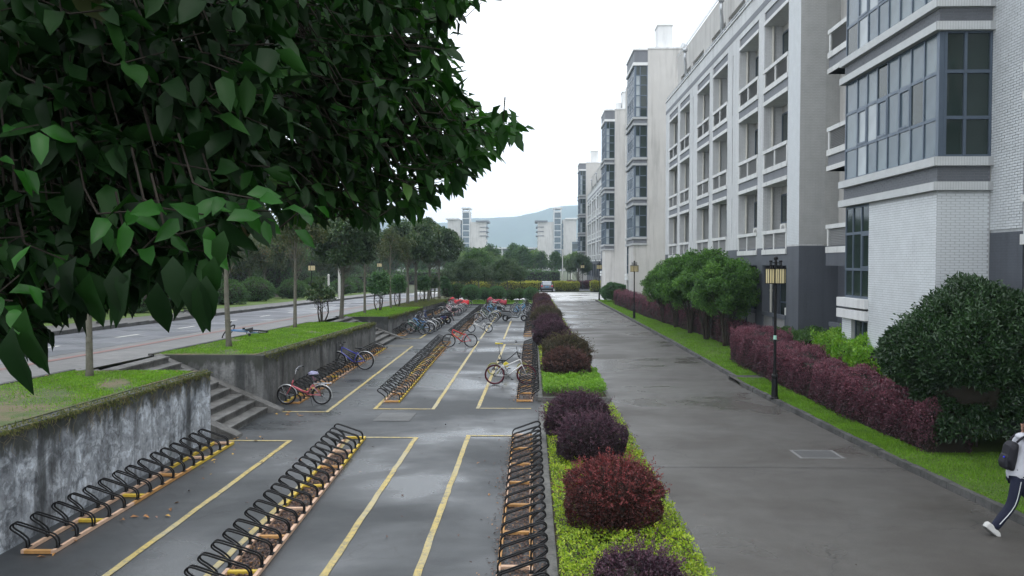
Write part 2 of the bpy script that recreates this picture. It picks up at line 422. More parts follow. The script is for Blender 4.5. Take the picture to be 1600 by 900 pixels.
M_GREY = m_facade('dark grey tile', (.18, .19, .21), .5, .3)
M_DARKG = m_facade('slate grey base render', (.10, .11, .13), .3, .3)
M_RAIL = m_facade('off white concrete rail', (.64, .65, .64), 0, .4)
M_FRAME = plain('blue grey aluminium', (.10, .13, .17), .4, metal=.3, var=.05, sc=5, bump=0)
M_LOUV = plain('grey louvre', (.26, .265, .265), .5, var=.1, sc=5, bump=0)
M_MORTAR = plain('grey mortar', (.41, .43, .44), .9, var=.15, sc=8)
M_BRICK = plain('white glazed brick', (.60, .63, .65), .45, var=.10, sc=3.3, bump=.08)
M_BRICKD = plain('grey buff brick', (.43, .435, .425), .5, var=.10, sc=3.3, bump=.08)
M_BRICKG = plain('slate brick', (.13, .14, .155), .55, var=.12, sc=3.3, bump=.08)
M_STEEL = plain('galvanised pipe', (.5, .52, .54), .35, metal=.6, var=.08)
M_PVC = plain('cream plastic pipe', (.55, .54, .49), .5, var=.05)
M_AC = plain('ivory metal casing', (.55, .55, .52), .5, var=.05)
M_DARK = plain('dark room interior', (.02, .022, .025), .8, bump=0)
M_CURT = plain('pale curtain', (.5, .52, .53), .9, var=.2, sc=4)
def m_glass(name, c, rough, metal=0., spec=.5):
    t = NT(name); n = t.noise(.7, 2)
    t.set(Base_Color=t.ramp(n, [(.3, tuple(x*.75 for x in c)), (.7, tuple(x*1.25 for x in c))]), Roughness=rough, Metallic=metal)
    t.b.inputs['Specular IOR Level'].default_value = spec
    return t.m
M_PANE = m_glass('blue tinted window glass', (.085, .12, .145), .14, spec=.45)
M_PANED = m_glass('dark window glass', (.022, .035, .032), .06, spec=.5)
M_PANEL_ = m_glass('pale glass for curtains and daylight', (.30, .34, .36), .15)  # near tower: pale curtains; far towers: daylight through glazing put into colour
# metal and wood
M_BLACK = plain('black painted steel', (.010, .010, .011), .45, var=.2, bump=0, spec=.2)
M_WOODO = plain('orange stained timber', (.50, .27, .10), .6, var=.25, sc=9)
M_WOODP = plain('pale pink timber', (.62, .42, .30), .65, var=.2, sc=9)
M_WOODY = plain('yellow painted timber', (.62, .44, .06), .55, var=.2, sc=9)
M_BARK = plain('grey bark', (.13, .125, .10), .9, var=.35, sc=7, bump=.6)
M_BARKD = plain('dark bark', (.05, .042, .032), .9, var=.3, sc=9, bump=.6)
M_RUB = plain('tyre rubber', (.015, .015, .016), .8, bump=0)
M_CHROME = plain('bright steel', (.36, .37, .39), .25, metal=.9, var=.05, bump=0)
M_ALU = plain('silver fender', (.6, .62, .64), .35, metal=.5, var=.05, bump=0)
M_LAMPG = plain('cream lamp glass', (.72, .62, .36), .4, var=.05, bump=0)

# ================= GROUND =================
def sheet(name, pts, mat, z=0.0, kind='structure', nsub=1):
    me = bpy.data.meshes.new(name); me.from_pydata([(x, y, z if not callable(z) else z(y)) for x, y in pts], [], [tuple(range(len(pts)))])
    me.materials.append(mat); o = link(name, me); o['kind'] = kind; return o
def strip(name, xl, xr, ys, zf, mat, kind='structure', thick=None):
    "ribbon along y; xl,xr,zf may be functions of y"
    g = lambda f, y: f(y) if callable(f) else f
    V = []; Fc = []
    for y in ys: V += [(g(xl, y), y, g(zf, y)), (g(xr, y), y, g(zf, y))]
    for i in range(len(ys)-1): Fc.append((2*i, 2*i+1, 2*i+3, 2*i+2))
    me = bpy.data.meshes.new(name); me.from_pydata(V, [], Fc); me.materials.append(mat)
    o = link(name, me); o['kind'] = kind; return o
sheet('ground', [(-4500, -60), (4500, -60), (4500, 6000), (-4500, 6000)], M_FIELD, -0.03)
WX = -7.3     # face of the retaining walls
YS = [-10, 5, 20, 40, 60, 80, 100, 107.9, 108]
sheet('parking_ground', [(WX-.6, -12), (.3, -12), (.3, 78.6), (-12, 78.6), (-12, 44), (WX-.6, 44)], M_PARK, 0.0)
def kx(y):
    P = [(-12, 8.6), (6, 8.0), (12.5, 7.5), (16.3, 7.24), (19.4, 7.1), (26.9, 6.82), (28.4, 6.85), (28.5, 7.0), (45, 7.06), (88.4, 6.9)]
    for (a, b), (c, d) in zip(P, P[1:]):
        if y <= c: return b+(d-b)*(y-a)/(c-a)
    return P[-1][1]
KY = [-12, 0, 6, 9, 12.5, 16.3, 19.4, 23, 26.9, 28.5, 45, 88.4]
strip('lane', .28, lambda y: kx(y)+.02, KY, 0.004, M_ROADR)
sheet('plaza', [(-16, 88.5), (14, 88.5), (14, 114.5), (-16, 114.5)], M_PLAZA, .008)
sheet('cross_street', [(-16, 121), (40, 121), (40, 131), (-16, 131)], M_ASPH, -.01)
strip('front_lawn', lambda y: kx(y)+.1, 14.5, KY+[88.5], .11, M_LAWN)
strip('street_bank', -160, -10.37, YS, lambda y: zu(y)-.03, M_FIELD)
strip('brick_pavement', -13.0, -10.38, [-10, 18.2, 18.25, 22.3, 22.35, 50, 80, 105], lambda y: zu(y)-.005, M_PAVE)
strip('street', -17.45, -13.0, YS, lambda y: zu(y)-.001, M_ASPH)
strip('red_paving_line', -12.45, -12.2, YS, lambda y: zu(y)+.004, M_REDPAVE)
strip('far_pavement', -19.9, -17.6, YS, lambda y: zu(y)+.13, M_PAVE)
strip('forest_floor', -110, -25.5, YS, lambda y: zu(y)+.14, M_SOIL)
strip('far_verge_lawn', -26, -19.9, YS, lambda y: zu(y)+.12, M_LAWN)
for y in np.arange(8, 104, 5.15):
    strip('dash_line', -14.76, -14.64, [y, y+1.7], lambda q: zu(q)+.004, M_WHITEPAINT)
# painted lines of the cycle park
def line(pts, wd=.1):
    mb = MB()
    P = [Vector((x, y, .009)) for x, y in pts]
    for a, b in zip(P, P[1:]):
        d = (b-a).normalized(); s_ = Vector((-d.y, d.x, 0))*wd/2
        n = max(1, int((b-a).length/.25)); pv = None
        for i in range(n+1):
            q = a.lerp(b, i/n)+s_*random.uniform(-.12, .12); 
            cur = (q+s_*random.uniform(.85, 1.05), q-s_*random.uniform(.85, 1.05))
            if pv: mb.add([pv[0], pv[1], cur[1], cur[0]], [(0, 1, 2, 3)])
            pv = cur
    o = mb.build('painted_line', M_YEL); o['kind'] = 'structure'
for s_ in ([(-6.83, 18.25), (-5.49, 18.25)], [(-5.44, 18.3), (-5.44, 6)], [(-3.8, 18.65), (-2.71, 18.65)], [(-2.65, 18.7), (-2.66, 6)],
           [(-.43, 18.9), (-1.39, 18.9)], [(-1.45, 18.95), (-1.47, 6)], [(-4.15, 18.5), (-4.15, 6)],
           [(-6.95, 21.85), (-5.56, 21.87)], [(-5.5, 21.82), (-5.74, 39.45)], [(-6.95, 39.5), (-5.8, 39.5)], [(-4.35, 22.35), (-2.76, 22.35)], [(-4.3, 22.4), (-4.3, 41)],
           [(-2.69, 22.3), (-2.7, 42)], [(0, 22.5), (-1.41, 22.5)], [(-1.47, 22.45), (-1.3, 40.5)], [(-1.25, 40.55), (-.4, 40.55)],
           [(-7.2, 43.5), (-6.0, 43.5)], [(-5.94, 43.45), (-6.05, 60.7)], [(-2.7, 43.4), (-2.63, 75)], [(-1.45, 43.3), (-1.4, 57)], [(-6.3, 62), (-6.4, 75)]):
    line(s_, .105)
# drain covers and the lane grate
def cover(pts, label, z=.007, mat=None):
    me = bpy.data.meshes.new('drain_cover'); b = MB()
    c = Vector((sum(p[0] for p in pts)/4, sum(p[1] for p in pts)/4, 0))
    o_ = [Vector((p[0], p[1], z)) for p in pts]; i_ = [c+(q-c)*.965+Vector((0, 0, 0)) for q in o_]
    for q in i_: q.z = z
    b.add(o_+i_, [(0, 1, 5, 4), (1, 2, 6, 5), (2, 3, 7, 6), (3, 0, 4, 7)], 0); b.add([q+Vector((0, 0, .002)) for q in i_], [(0, 1, 2, 3)], 1)
    o = b.build('drain_cover', [M_KERB, mat or M_CONC]); tag(o, label, 'drain cover'); return o
M_COVER = m_wet('damp cover concrete', (.085, .088, .088), (.115, .118, .118), wet=.5)
cover([(-4.05, 20.6), (-3.08, 20.6), (-3.05, 21.8), (-4.0, 21.8)], 'flat concrete drain cover set in the aisle between the first two rows of racks', mat=M_COVER)
cover([(-3.35, 39.9), (-2.85, 39.9), (-2.85, 41.1), (-3.35, 41.1)], 'small pale concrete drain cover beside the rear wheel of the red bicycle', mat=M_COVER)
g = thing('drain_grate', 'rectangular metal drain grate with parallel bars at the lane kerb', 'drain grate', (5.98, 17.2, .006)); g.scale = (.74, .85, 1)
M_GRATE = plain('worn cast iron', (.20, .20, .20), .5, var=.2)
b = MB()
for a in ((-.62, -.54, -.44, .44), (.54, .62, -.44, .44), (-.54, .54, -.44, -.38), (-.54, .54, .38, .44)): b.box(a[0], a[1], a[2], a[3], 0, .008)
b.build('frame', M_GRATE, g)
MB().box(-.54, .54, -.38, .38, .0, .002).build('pit', M_DARK, g)
bm_ = MB().box(-.54, .54, -.018, .018, .0025, .0065).mesh('bar', M_GRATE)
for i in range(7): link('bar', bm_, g, loc=(0, -.31+.103*i, 0))
# joints of the lane slabs: cut as thin recessed-looking gaps of dark sealant
M_SEAL = plain('dark joint sealant', (.035, .035, .035), .7, bump=0)
for y in (16.05, 28.2, 40.5, 52.5, 64.5, 76.5):
    b = MB(); x = 2.2
    while x < kx(y)-.3:
        b.add([(x, y-.008, .0085), (x+.52, y-.008+random.uniform(-.004, .004), .0085), (x+.52, y+.008, .0085), (x, y+.008, .0085)], [(0, 1, 2, 3)]); x += .5
    o = b.build('slab_joint', M_SEAL); o['kind'] = 'structure'
# worn pale tracks / cross bands in the cycle park
# ================= KERBS =================
def kerb_run(name, x0f, ys, wd, ht, length, label_mat, parent_kind='structure', zf=0.0, side=1, jit=.012, face=True):
    root = bpy.data.objects.new(name, None); COL.objects.link(root); root['kind'] = parent_kind
    me = []
    for k in range(4):
        b = MB(); l = length-.015
        j = lambda s_=jit: random.uniform(-s_, s_)
        B = [Vector((0, 0, -.05)), Vector((wd, 0, -.05)), Vector((wd, l, -.05)), Vector((0, l, -.05))]
        T = [Vector((.012+j(), j(), ht+j())), Vector((wd, j(), ht+j())), Vector((wd, l+j(), ht+j())), Vector((.012+j(), l+j(), ht+j()))]
        b.hexa(B, T); m = b.mesh('kerb_stone', label_mat); me.append(m)
    y = ys[0]; i = 0
    while y < ys[1]-.05:
        x0 = x0f(y); x1 = x0f(min(y+length, ys[1]))
        a = math.atan2(-(x1-x0), length)
        z = zf(y) if callable(zf) else zf
        o = link('kerb_stone', me[random.randrange(4)], root, loc=(x0, y, z+random.uniform(-.006, .006)), rot=(0, 0, a))
        y += length; i += 1
        if i > 290: break
    return root
kerb_run('lane_kerb', lambda y: kx(y), (2, 26.8), .14, .13, .42, M_KERB)
kerb_run('lane_kerb', lambda y: kx(y+.01), (28.5, 88), .14, .13, .8, M_KERB)
b = MB(); b.box(6.83, 9.0, 28.36, 28.5, -.03, .135); b.build('lawn_end_kerb', M_KERB, bevel=.01)['kind'] = 'structure'
b = MB(); b.box(6.83, 8.4, 26.8, 26.92, -.03, .12); b.build('lawn_end_kerb', M_KERB, bevel=.01)['kind'] = 'structure'
sheet('lawn_gap_paving', [(6.84, 26.93), (9, 26.93), (9, 28.35), (6.84, 28.35)], M_ROADR, .116)
kerb_run('street_kerb', lambda y: -17.6, (12, 104), .15, .14, 1.0, M_KERB, zf=lambda y: zu(y))
# planting bed between cycle park and lane
def bed(y0, y1):
    b = MB()
    b.box(.2, .34, y0, y1, -.03, .14); b.box(2.2, 2.32, y0, y1, -.03, .12)
    b.box(.34, 2.2, y1-.12, y1, -.03, .14); b.box(.34, 2.2, y0, y0+.12, -.03, .14)
    b.build('bed_kerb', M_CONC, bevel=.01)['kind'] = 'structure'
    sheet('bed_soil', [(.34, y0+.12), (2.2, y0+.12), (2.2, y1-.12), (.34, y1-.12)], M_SOIL, .09)
bed(2, 22.0); bed(23.6, 87.5)
b = MB(); b.box(-12, .3, 78.5, 78.65, -.03, .14); b.build('parking_end_kerb', M_KERB)['kind'] = 'structure'
sheet('end_verge', [(-16, 78.65), (.25, 78.65), (.25, 88.4), (-16, 88.4)], M_LAWN, .10)
# ================= RETAINING WALLS =================
def ret_wall(label, y0, y1, x, mat, ret=None, cap=True):
    root = thing('retaining_wall', label, 'retaining wall', (x, y0, 0))
    b = MB(); n = max(2, int((y1-y0)/1.5))
    for i in range(n):
        a = y0+(y1-y0)*i/n-y0; c = y0+(y1-y0)*(i+1)/n-y0
        za, zc = zu(y0+a)+.01, zu(y0+c)+.01
        b.hexa([(-.24, a, -.05), (0, a, -.05), (0, c, -.05), (-.24, c, -.05)], [(-.24, a, za), (0, a, za), (0, c, zc), (-.24, c, zc)])
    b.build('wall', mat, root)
    if ret:
        for (yy, d) in ret:
            b = MB(); z = zu(yy)+.012
            y_a, y_b = (yy-y0, yy-y0+.2*d)
            b.box(-2.95, -.243, min(y_a, y_b), max(y_a, y_b), -.05, z); b.build('return_wall', M_WALL2, root)
    return root
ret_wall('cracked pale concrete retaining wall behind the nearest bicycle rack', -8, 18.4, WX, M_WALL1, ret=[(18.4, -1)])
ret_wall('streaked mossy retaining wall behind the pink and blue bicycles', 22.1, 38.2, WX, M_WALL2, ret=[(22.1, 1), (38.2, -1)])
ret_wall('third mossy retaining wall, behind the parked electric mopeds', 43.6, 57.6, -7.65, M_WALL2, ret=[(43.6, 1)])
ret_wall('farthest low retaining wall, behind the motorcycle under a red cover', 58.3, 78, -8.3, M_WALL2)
def stairs(y0, y1, label, zt, x_bot=-7.05):
    root = thing('staircase', label, 'staircase', (x_bot, y0, 0))
    n = 9 if zt > 1.3 else 8; h = zt/n; run = .33; w_ = y1-y0
    for i in range(n):
        b = MB(); b.box(-.02-run*i-run, -.02-run*i, .42, w_-.42, -.04, h*(i+1)-.006)
        b.box(-.02-run*i-run, .012-run*i, .42, w_-.42, h*(i+1)-.045, h*(i+1)); b.build('step', M_CONC, root)
    for (a, c) in ((.02, .40), (w_-.40, w_-.02)):
        b = MB(); L_ = run*n; e = .35
        b.hexa([(e, a, -.03), (e, c, -.03), (-L_-.1, c, -.03), (-L_-.1, a, -.03)], [(e-.02, a, .07), (e-.02, c, .07), (-L_-.1, c, zt+.03), (-L_-.1, a, zt+.03)])
        b.build('side_ramp', M_CONC, root, bevel=.012)
    return root
stairs(18.42, 22.08, 'nearest concrete stairs with sloping side ramps between two retaining walls', zu(20))
stairs(38.25, 43.55, 'farther concrete stairs between the second and third retaining walls', zu(41), -7.15)
for y0, y1 in ((-8, 18.35), (22.15, 38.15), (43.65, 57.5), (58.2, 78)):
    xr = WX if y1 < 40 else (-7.65 if y1 < 58 else -8.3)
    strip('raised_verge', -10.36, xr-.24, [y0+(y1-y0)*i/6 for i in range(7)], lambda y: zu(y)+.004+.02, M_VERGE)
    b = MB(); n = 5
    for i in range(n):
        a = y0+(y1-y0)*i/n; c = y0+(y1-y0)*(i+1)/n
        b.hexa([(-10.5, a, zu(a)-.03), (-10.37, a, zu(a)-.03), (-10.37, c, zu(c)-.03), (-10.5, c, zu(c)-.03)], [(-10.5, a, zu(a)+.05), (-10.37, a, zu(a)+.05), (-10.37, c, zu(c)+.05), (-10.5, c, zu(c)+.05)])
    b.build('verge_kerb', M_KERB)['kind'] = 'structure'

strip('end_slope', lambda y: -10.6, -8.5, [78, 90, 108], lambda y: zu(y)-.01 if y < 80 else zu(y)*.8, M_VERGE)
# ================= DORMITORY BUILDINGS =================
# drawn in units of 1/1.12 m; local x=0 is the main wall face, local y=0 the tower's near corner, z as drawn
BK = 1.12; BZ = -.48
def brick_wall(name, parent, org, ux, length, z0, z1, nrm, mat, mortar=M_MORTAR, bl=.178, bh=.046, pitch=.056, as_parts=False, th=.006, limit=290, var=True):
    "running-bond bricks standing proud of a mortar face; ux = along-wall axis, nrm = outward axis"
    ux = np.array(ux, float); nr = np.array(nrm, float); org = np.array(org, float); up = np.array([0, 0, 1.])
    rows = int((z1-z0)/pitch); gap = .013
    C = []; Lh = []
    for r in range(rows):
        zc = z0+pitch*(r+.5); off = (-(bl+gap)/2 if r % 2 else 0)
        x = off
        while x < length-.02:
            a = max(x, 0)+gap/2; c = min(x+bl+gap, length)-gap/2
            if c-a > .03: C.append(((a+c)/2, zc)); Lh.append((c-a)/2)
            x += bl+gap
    C = np.array(C)[::-1]; Lh = np.array(Lh)[::-1]; n = len(C)
    pr = th+rng.uniform(-.0015, .0015, n)
    if as_parts:
        tm = {}
        for i in range(min(n, limit)):
            key = round(Lh[i], 3)
            if key not in tm:
                b = MB()
                P = lambda u, v, q: tuple(ux*u+up*v+nr*q)
                h = bh/2
                b.add([P(-key, -h, 0), P(key, -h, 0), P(key, h, 0), P(-key, h, 0), P(-key, -h, 1), P(key, -h, 1), P(key, h, 1), P(-key, h, 1)],
                      [(4, 5, 6, 7), (0, 1, 5, 4), (1, 2, 6, 5), (2, 3, 7, 6), (3, 0, 4, 7)])
                tm[key] = b.mesh('brick', mat)
            o = link('brick', tm[key], parent, loc=tuple(org+ux*C[i, 0]+up*C[i, 1]))
            s_ = np.abs(nr)*pr[i]+(1-np.abs(nr)); o.scale = tuple(s_)
        st = limit
        if n <= limit: return
        C, Lh, pr = C[st:], Lh[st:], pr[st:]; n = len(C)
    h = bh/2
    su = np.array([-1, 1, 1, -1, -1, 1, 1, -1.]); sv = np.array([-1, -1, 1, 1, -1, -1, 1, 1.]); sq = np.array([0, 0, 0, 0, 1, 1, 1, 1.])
    V = org+(C[:, 0, None]+su*Lh[:, None])[..., None]*ux+(C[:, 1, None]+sv*h)[..., None]*up+(sq*pr[:, None])[..., None]*nr
    Fc = np.array([[4, 5, 6, 7], [0, 1, 5, 4], [1, 2, 6, 5], [2, 3, 7, 6], [3, 0, 4, 7]])[None]+(np.arange(n)*8)[:, None, None]
    me = np_mesh(name, V.reshape(-1, 3), Fc.reshape(-1, 4), mat)
    o = link(name, me, parent); o['kind'] = 'stuff'; return o
def soldier(name, parent, org, ux, length, z0, z1, nrm, mat, w_=.055, th=.004):
    ux = np.array(ux, float); nr = np.array(nrm, float); org = np.array(org, float); up = np.array([0, 0, 1.])
    n = int(length/w_); c = (np.arange(n)+.5)*w_; hw = w_*.42
    su = np.array([-1, 1, 1, -1, -1, 1, 1, -1.])*hw; sv = np.array([z0, z0, z1, z1]*2); sq = np.array([0]*4+[1]*4)*th
    V = org+(c[:, None]+su)[..., None]*ux+np.broadcast_to(sv, (n, 8))[..., None]*up+np.broadcast_to(sq, (n, 8))[..., None]*nr
    Fc = np.array([[4, 5, 6, 7], [0, 1, 5, 4], [1, 2, 6, 5], [2, 3, 7, 6], [3, 0, 4, 7]])[None]+(np.arange(n)*8)[:, None, None]
    o = link(name, np_mesh(name, V.reshape(-1, 3), Fc.reshape(-1, 4), mat), parent); o['kind'] = 'stuff'
def window_x(parent, x, ys, zs, open_rows=(), light=(), label=None, glass=None):
    "glazing in a plane facing -x; ys, zs are the mullion lines; panes are sub-parts"
    b = MB(); d = .05
    for y in ys: b.box(x-.012, x+.05, y-d/2, y+d/2, zs[0], zs[-1])
    for z in zs: b.box(x-.008, x+.044, ys[0], ys[-1], z-.035, z+.035)
    w_ = b.build('window', M_FRAME, parent)
    cache = {}
    for i in range(len(ys)-1):
        for j in range(len(zs)-1):
            a, c = ys[i]+d/2, ys[i+1]-d/2; e, f = zs[j]+.035, zs[j+1]-.035
            m = glass or M_PANE
            if (i, j) in light: m = M_PANEL_
            elif glass is None and random.random() < .36: m = M_PANE2 if random.random() < .8 else M_PANED
            xx = x+.012
            key = (round(c-a, 3), round(f-e, 3), m.name)
            if key not in cache:
                hw, hh = (c-a)/2, (f-e)/2
                cache[key] = MB().box(0, .008, -hw, hw, -hh, hh).mesh('pane', m)
            link('pane', cache[key], w_, loc=(xx, (a+c)/2, (e+f)/2), rot=(0, random.uniform(-.004, .004), random.uniform(-.006, .006)))
            if (i, j) in open_rows:
                q = MB()
                for (y0, y1, z0, z1) in ((a, a+.05, e, f), (c-.05, c, e, f), (a+.05, c-.05, e, e+.05), (a+.05, c-.05, f-.05, f)): q.box(x-.02, x+.03, y0, y1, z0, z1)
                q.build('sash', M_FRAME, w_)
    return w_
def window_y(parent, y, xs, zs, glass=None, light=()):
    b = MB(); d = .06
    for x in xs: b.box(x-d/2, x+d/2, y-.03, y+.05, zs[0], zs[-1])
    for z in zs: b.box(xs[0], xs[-1], y-.024, y+.044, z-.035, z+.035)
    w_ = b.build('window', M_FRAME, parent)
    for i in range(len(xs)-1):
        for j in range(len(zs)-1):
            m = M_PANEL_ if (i, j) in light else (glass or M_PANED)
            hw = (xs[i+1]-xs[i]-d)/2; hh = (zs[j+1]-zs[j]-.07)/2
            link('pane', MB().box(-hw, hw, 0, .008, -hh, hh).mesh('pane', m), w_, loc=((xs[i]+xs[i+1])/2, y+.012, (zs[j]+zs[j+1])/2))
    return w_
M_BRICKC = plain('cornice mortar', (.36, .375, .38), .8)
M_BRICKC2 = plain('pale cornice tile', (.53, .55, .555), .6, var=.08, sc=4)
M_MORT2 = plain('buff mortar', (.37, .37, .36), .9)
M_PANE2 = m_glass('curtained tinted glass', (.13, .17, .19), .2, spec=.45)
TX = -1.10   # tower face
def tower(root, near):
    TL = 5.15; y1 = TL
    yb = .42  # glazing set in
    # lower shaft
    b = MB(); b.box(TX, .0, 0, 3.45, -1, 5.53)
    b.box(TX+.25, .0, 3.45, y1, 2.8, 5.53, 1); b.box(TX+.45, .0, 3.45, y1-.0, -1, 2.8, 1)
    b.box(TX, .0-.4, 4.5, y1, -1, 2.55)
    b.build('tower_shaft', [M_MORTAR if near else M_RENDER, M_DARK], root)
    if near:
        brick_wall('brick', root, (TX, 0, .5), (1, 0, 0), 1.08, 0.1, 5.0, (0, -1, 0), M_BRICK, as_parts=True, limit=295)
        brick_wall('side_bricks', root, (TX, 3.45, .5), (0, -1, 0), 3.45, -.6, 5.0, (-1, 0, 0), M_BRICK, th=.004)
        brick_wall('pillar_bricks', root, (TX, y1, .5), (0, -1, 0), .65, -.6, 2.05, (-1, 0, 0), M_BRICK)
    yy = [3.5, 4.05, 4.6, y1-.05]
    window_x(root, TX+.06, yy, [3.12, 3.85, 4.8, 5.5], open_rows=[(0, 1)], glass=M_PANED)
    window_x(root, TX+.1, [3.5, 4.0, 4.5], [-.3, .65, 2.52], glass=M_PANED)
    for z in (2.55, 2.85):
        MB().box(TX-.12, TX+.4, 3.4, y1+.12, z, z+.24).build('ledge', M_TRIM, root, bevel=.006)
    # floors
    zb = 5.53; k = 0
    spans = [(5.53, 6.25, 8.84), (8.84, 9.53, 12.14), (12.14, 12.83, 15.44), (15.44, 16.15, 20.35)]
    for (z0, zw, z1) in spans:
        MB().box(TX-.11, .02, -.11, y1+.11, z0, z0+.18).build('cornice', M_BRICKC, root)
        MB().box(TX+.003, -.01, .003, y1-.003, z0+.18, zw-.21).build('grey_band', M_GREY, root)
        MB().box(TX-.11, .02, -.11, y1+.11, zw-.21, zw-.02).build('cornice', M_BRICKC, root)
        if near and z0 < 9:
            for za, zc in ((z0+.005, z0+.175), (zw-.205, zw-.025)):
                soldier('soldier_tiles', root, (TX-.11, -.11, 0), (1, 0, 0), 1.13, za, zc, (0, -1, 0), M_BRICKC2, th=.003)
                soldier('soldier_tiles', root, (TX-.11, y1+.11, 0), (0, -1, 0), y1+.22, za, zc, (-1, 0, 0), M_BRICKC2, th=.003)
            brick_wall('band_bricks', root, (TX+.003, y1, 0), (0, -1, 0), y1, z0+.2, zw-.22, (-1, 0, 0), M_BRICKG)
            brick_wall('band_bricks', root, (TX, .003, 0), (1, 0, 0), 1.08, z0+.2, zw-.22, (0, -1, 0), M_BRICKG)
        ys = [.12, .70, 1.32, 1.92, 2.52, 3.12, 3.72, 4.35, y1-.03]
        h = z1-zw
        zs = [zw, zw+h*.31, zw+h*.68, z1] if z1-zw < 3 else [zw, zw+.8, zw+1.75, zw+2.6, zw+3.4, z1]
        lt = [(6, 1), (5, 1), (6, 0)] if near else []
        window_x(root, TX+.03, ys, zs, open_rows=[(2, 1), (4, 1), (6, 1)], light=lt)
        xs = [TX+.14, TX+.55, -.02] if near else [TX+.14, TX+.5, -.02]
        window_y(root, .03, xs, zs, light=[] if near else [(0, j) for j in range(len(zs)-2)])  # far towers: pale panes paint in the daylight seen through the corner glazing
        c = MB(); c.box(TX+.01, TX+.12, .01, .12, zw-.02, z1)
        # hollow room behind the glass
        c.build('corner_post', M_FRAME, root)
        MB().box(TX+.35, -.02, .4, y1-.1, zw, z1-.01).build('room', M_CURT if not near else M_DARK, root)
        MB().box(TX+.2, TX+.22, 3.2, 3.9, zw+.1, z1-.1).build('curtain', M_CURT, root)
    MB().box(TX-.1, .02, -.1, y1+.1, 20.35, 20.6).build('cornice', M_TRIM, root)
    MB().box(TX, .01, 0, y1, 20.6, 21.6).build('grey_band', M_GREY, root)
    MB().box(TX-.08, .02, -.08, y1+.08, 21.6, 21.75).build('cornice', M_TRIM, root)
def roof_bits(root, big):
    MB().box(1.0, 2.2, 1.0, 2.6, 21.7, 23.9).box(.92, 2.28, .92, 2.68, 23.9, 24.0).build('stair_head', M_TRIM, root)
    if big:
        b = MB(); b.tube([(2.9, 1.2, 21.7), (2.9, 1.2, 22.2), (3.5, 1.2, 22.3), (3.9, 1.2, 22.0), (3.9, 1.2, 21.7)], .06, 6); b.tube([(3.0, .9, 21.7), (3.1, .9, 22.4)], .16, 8)
        b.build('roof_pipe', M_STEEL, root)
    else: MB().box(.3, .9, 1.6, 2.4, 21.7, 22.8).build('stair_head', M_TRIM, root)
def gable(root):
    MB().box(.012, 14, .02, 16, -1, 21.72).build('end_wall', M_RENDER, root)
    MB().box(.0, 14.1, -.04, 16.1, 21.72, 21.85).build('coping', M_TRIM, root)
def rail_unit(x, y0, y1, zt, mats, parent, thick=.16, slats=True, xb=None, ground=False):
    "one balcony front: upper lip, tile panel, lower lip, posts, louvres and top rail"
    rm, gm = mats
    root = MB().box(x-.05, x+.2, y0, y1, zt-.96, zt-.76).build('balcony', rm, parent)
    if not ground:
        MB().box(x+.01, x+.18, y0, y1, zt-1.31, zt-.96).build('panel', gm, root)
        MB().box(x-.05, x+.75, y0, y1, zt-1.47, zt-1.31).build('soffit_beam', rm, root)
    MB().box(x-.05, x+.12, y0, y1, zt-.14, zt).build('top_rail', rm, root)
    L_ = y1-y0; b = MB(); ps = [y0+.06, y0+L_*.5+.02, y1-.12]
    for p in ps: MB().box(x-.02, x+.11, p-.06, p+.06, zt-.76, zt-.14).build('post', rm, root)
    for a, c in ((ps[0]+.06, ps[1]-.06), (ps[1]+.06, ps[2]-.06)):
        b = MB(); n = 11
        if not slats: b.box(x+.03, x+.06, a+.05, c-.03, zt-.76, zt-.14)
        else:
            b.box(x+.07, x+.08, a, c, zt-.76, zt-.14)
            for i in range(n):
                z = zt-.75+.6*i/n
                b.hexa([(x+.0, a, z), (x+.012, a, z), (x+.012, c, z), (x+.0, c, z)], [(x+.04, a, z+.045), (x+.052, a, z+.045), (x+.052, c, z+.045), (x+.04, c, z+.045)])
        b.build('louvre', M_LOUV, root)
    return root
BAYS = [(1.4, 4.6), (5.45, 8.65), (10.9, 14.1), (14.95, 18.2), (20.5, 23.7), (24.55, 27.8)]
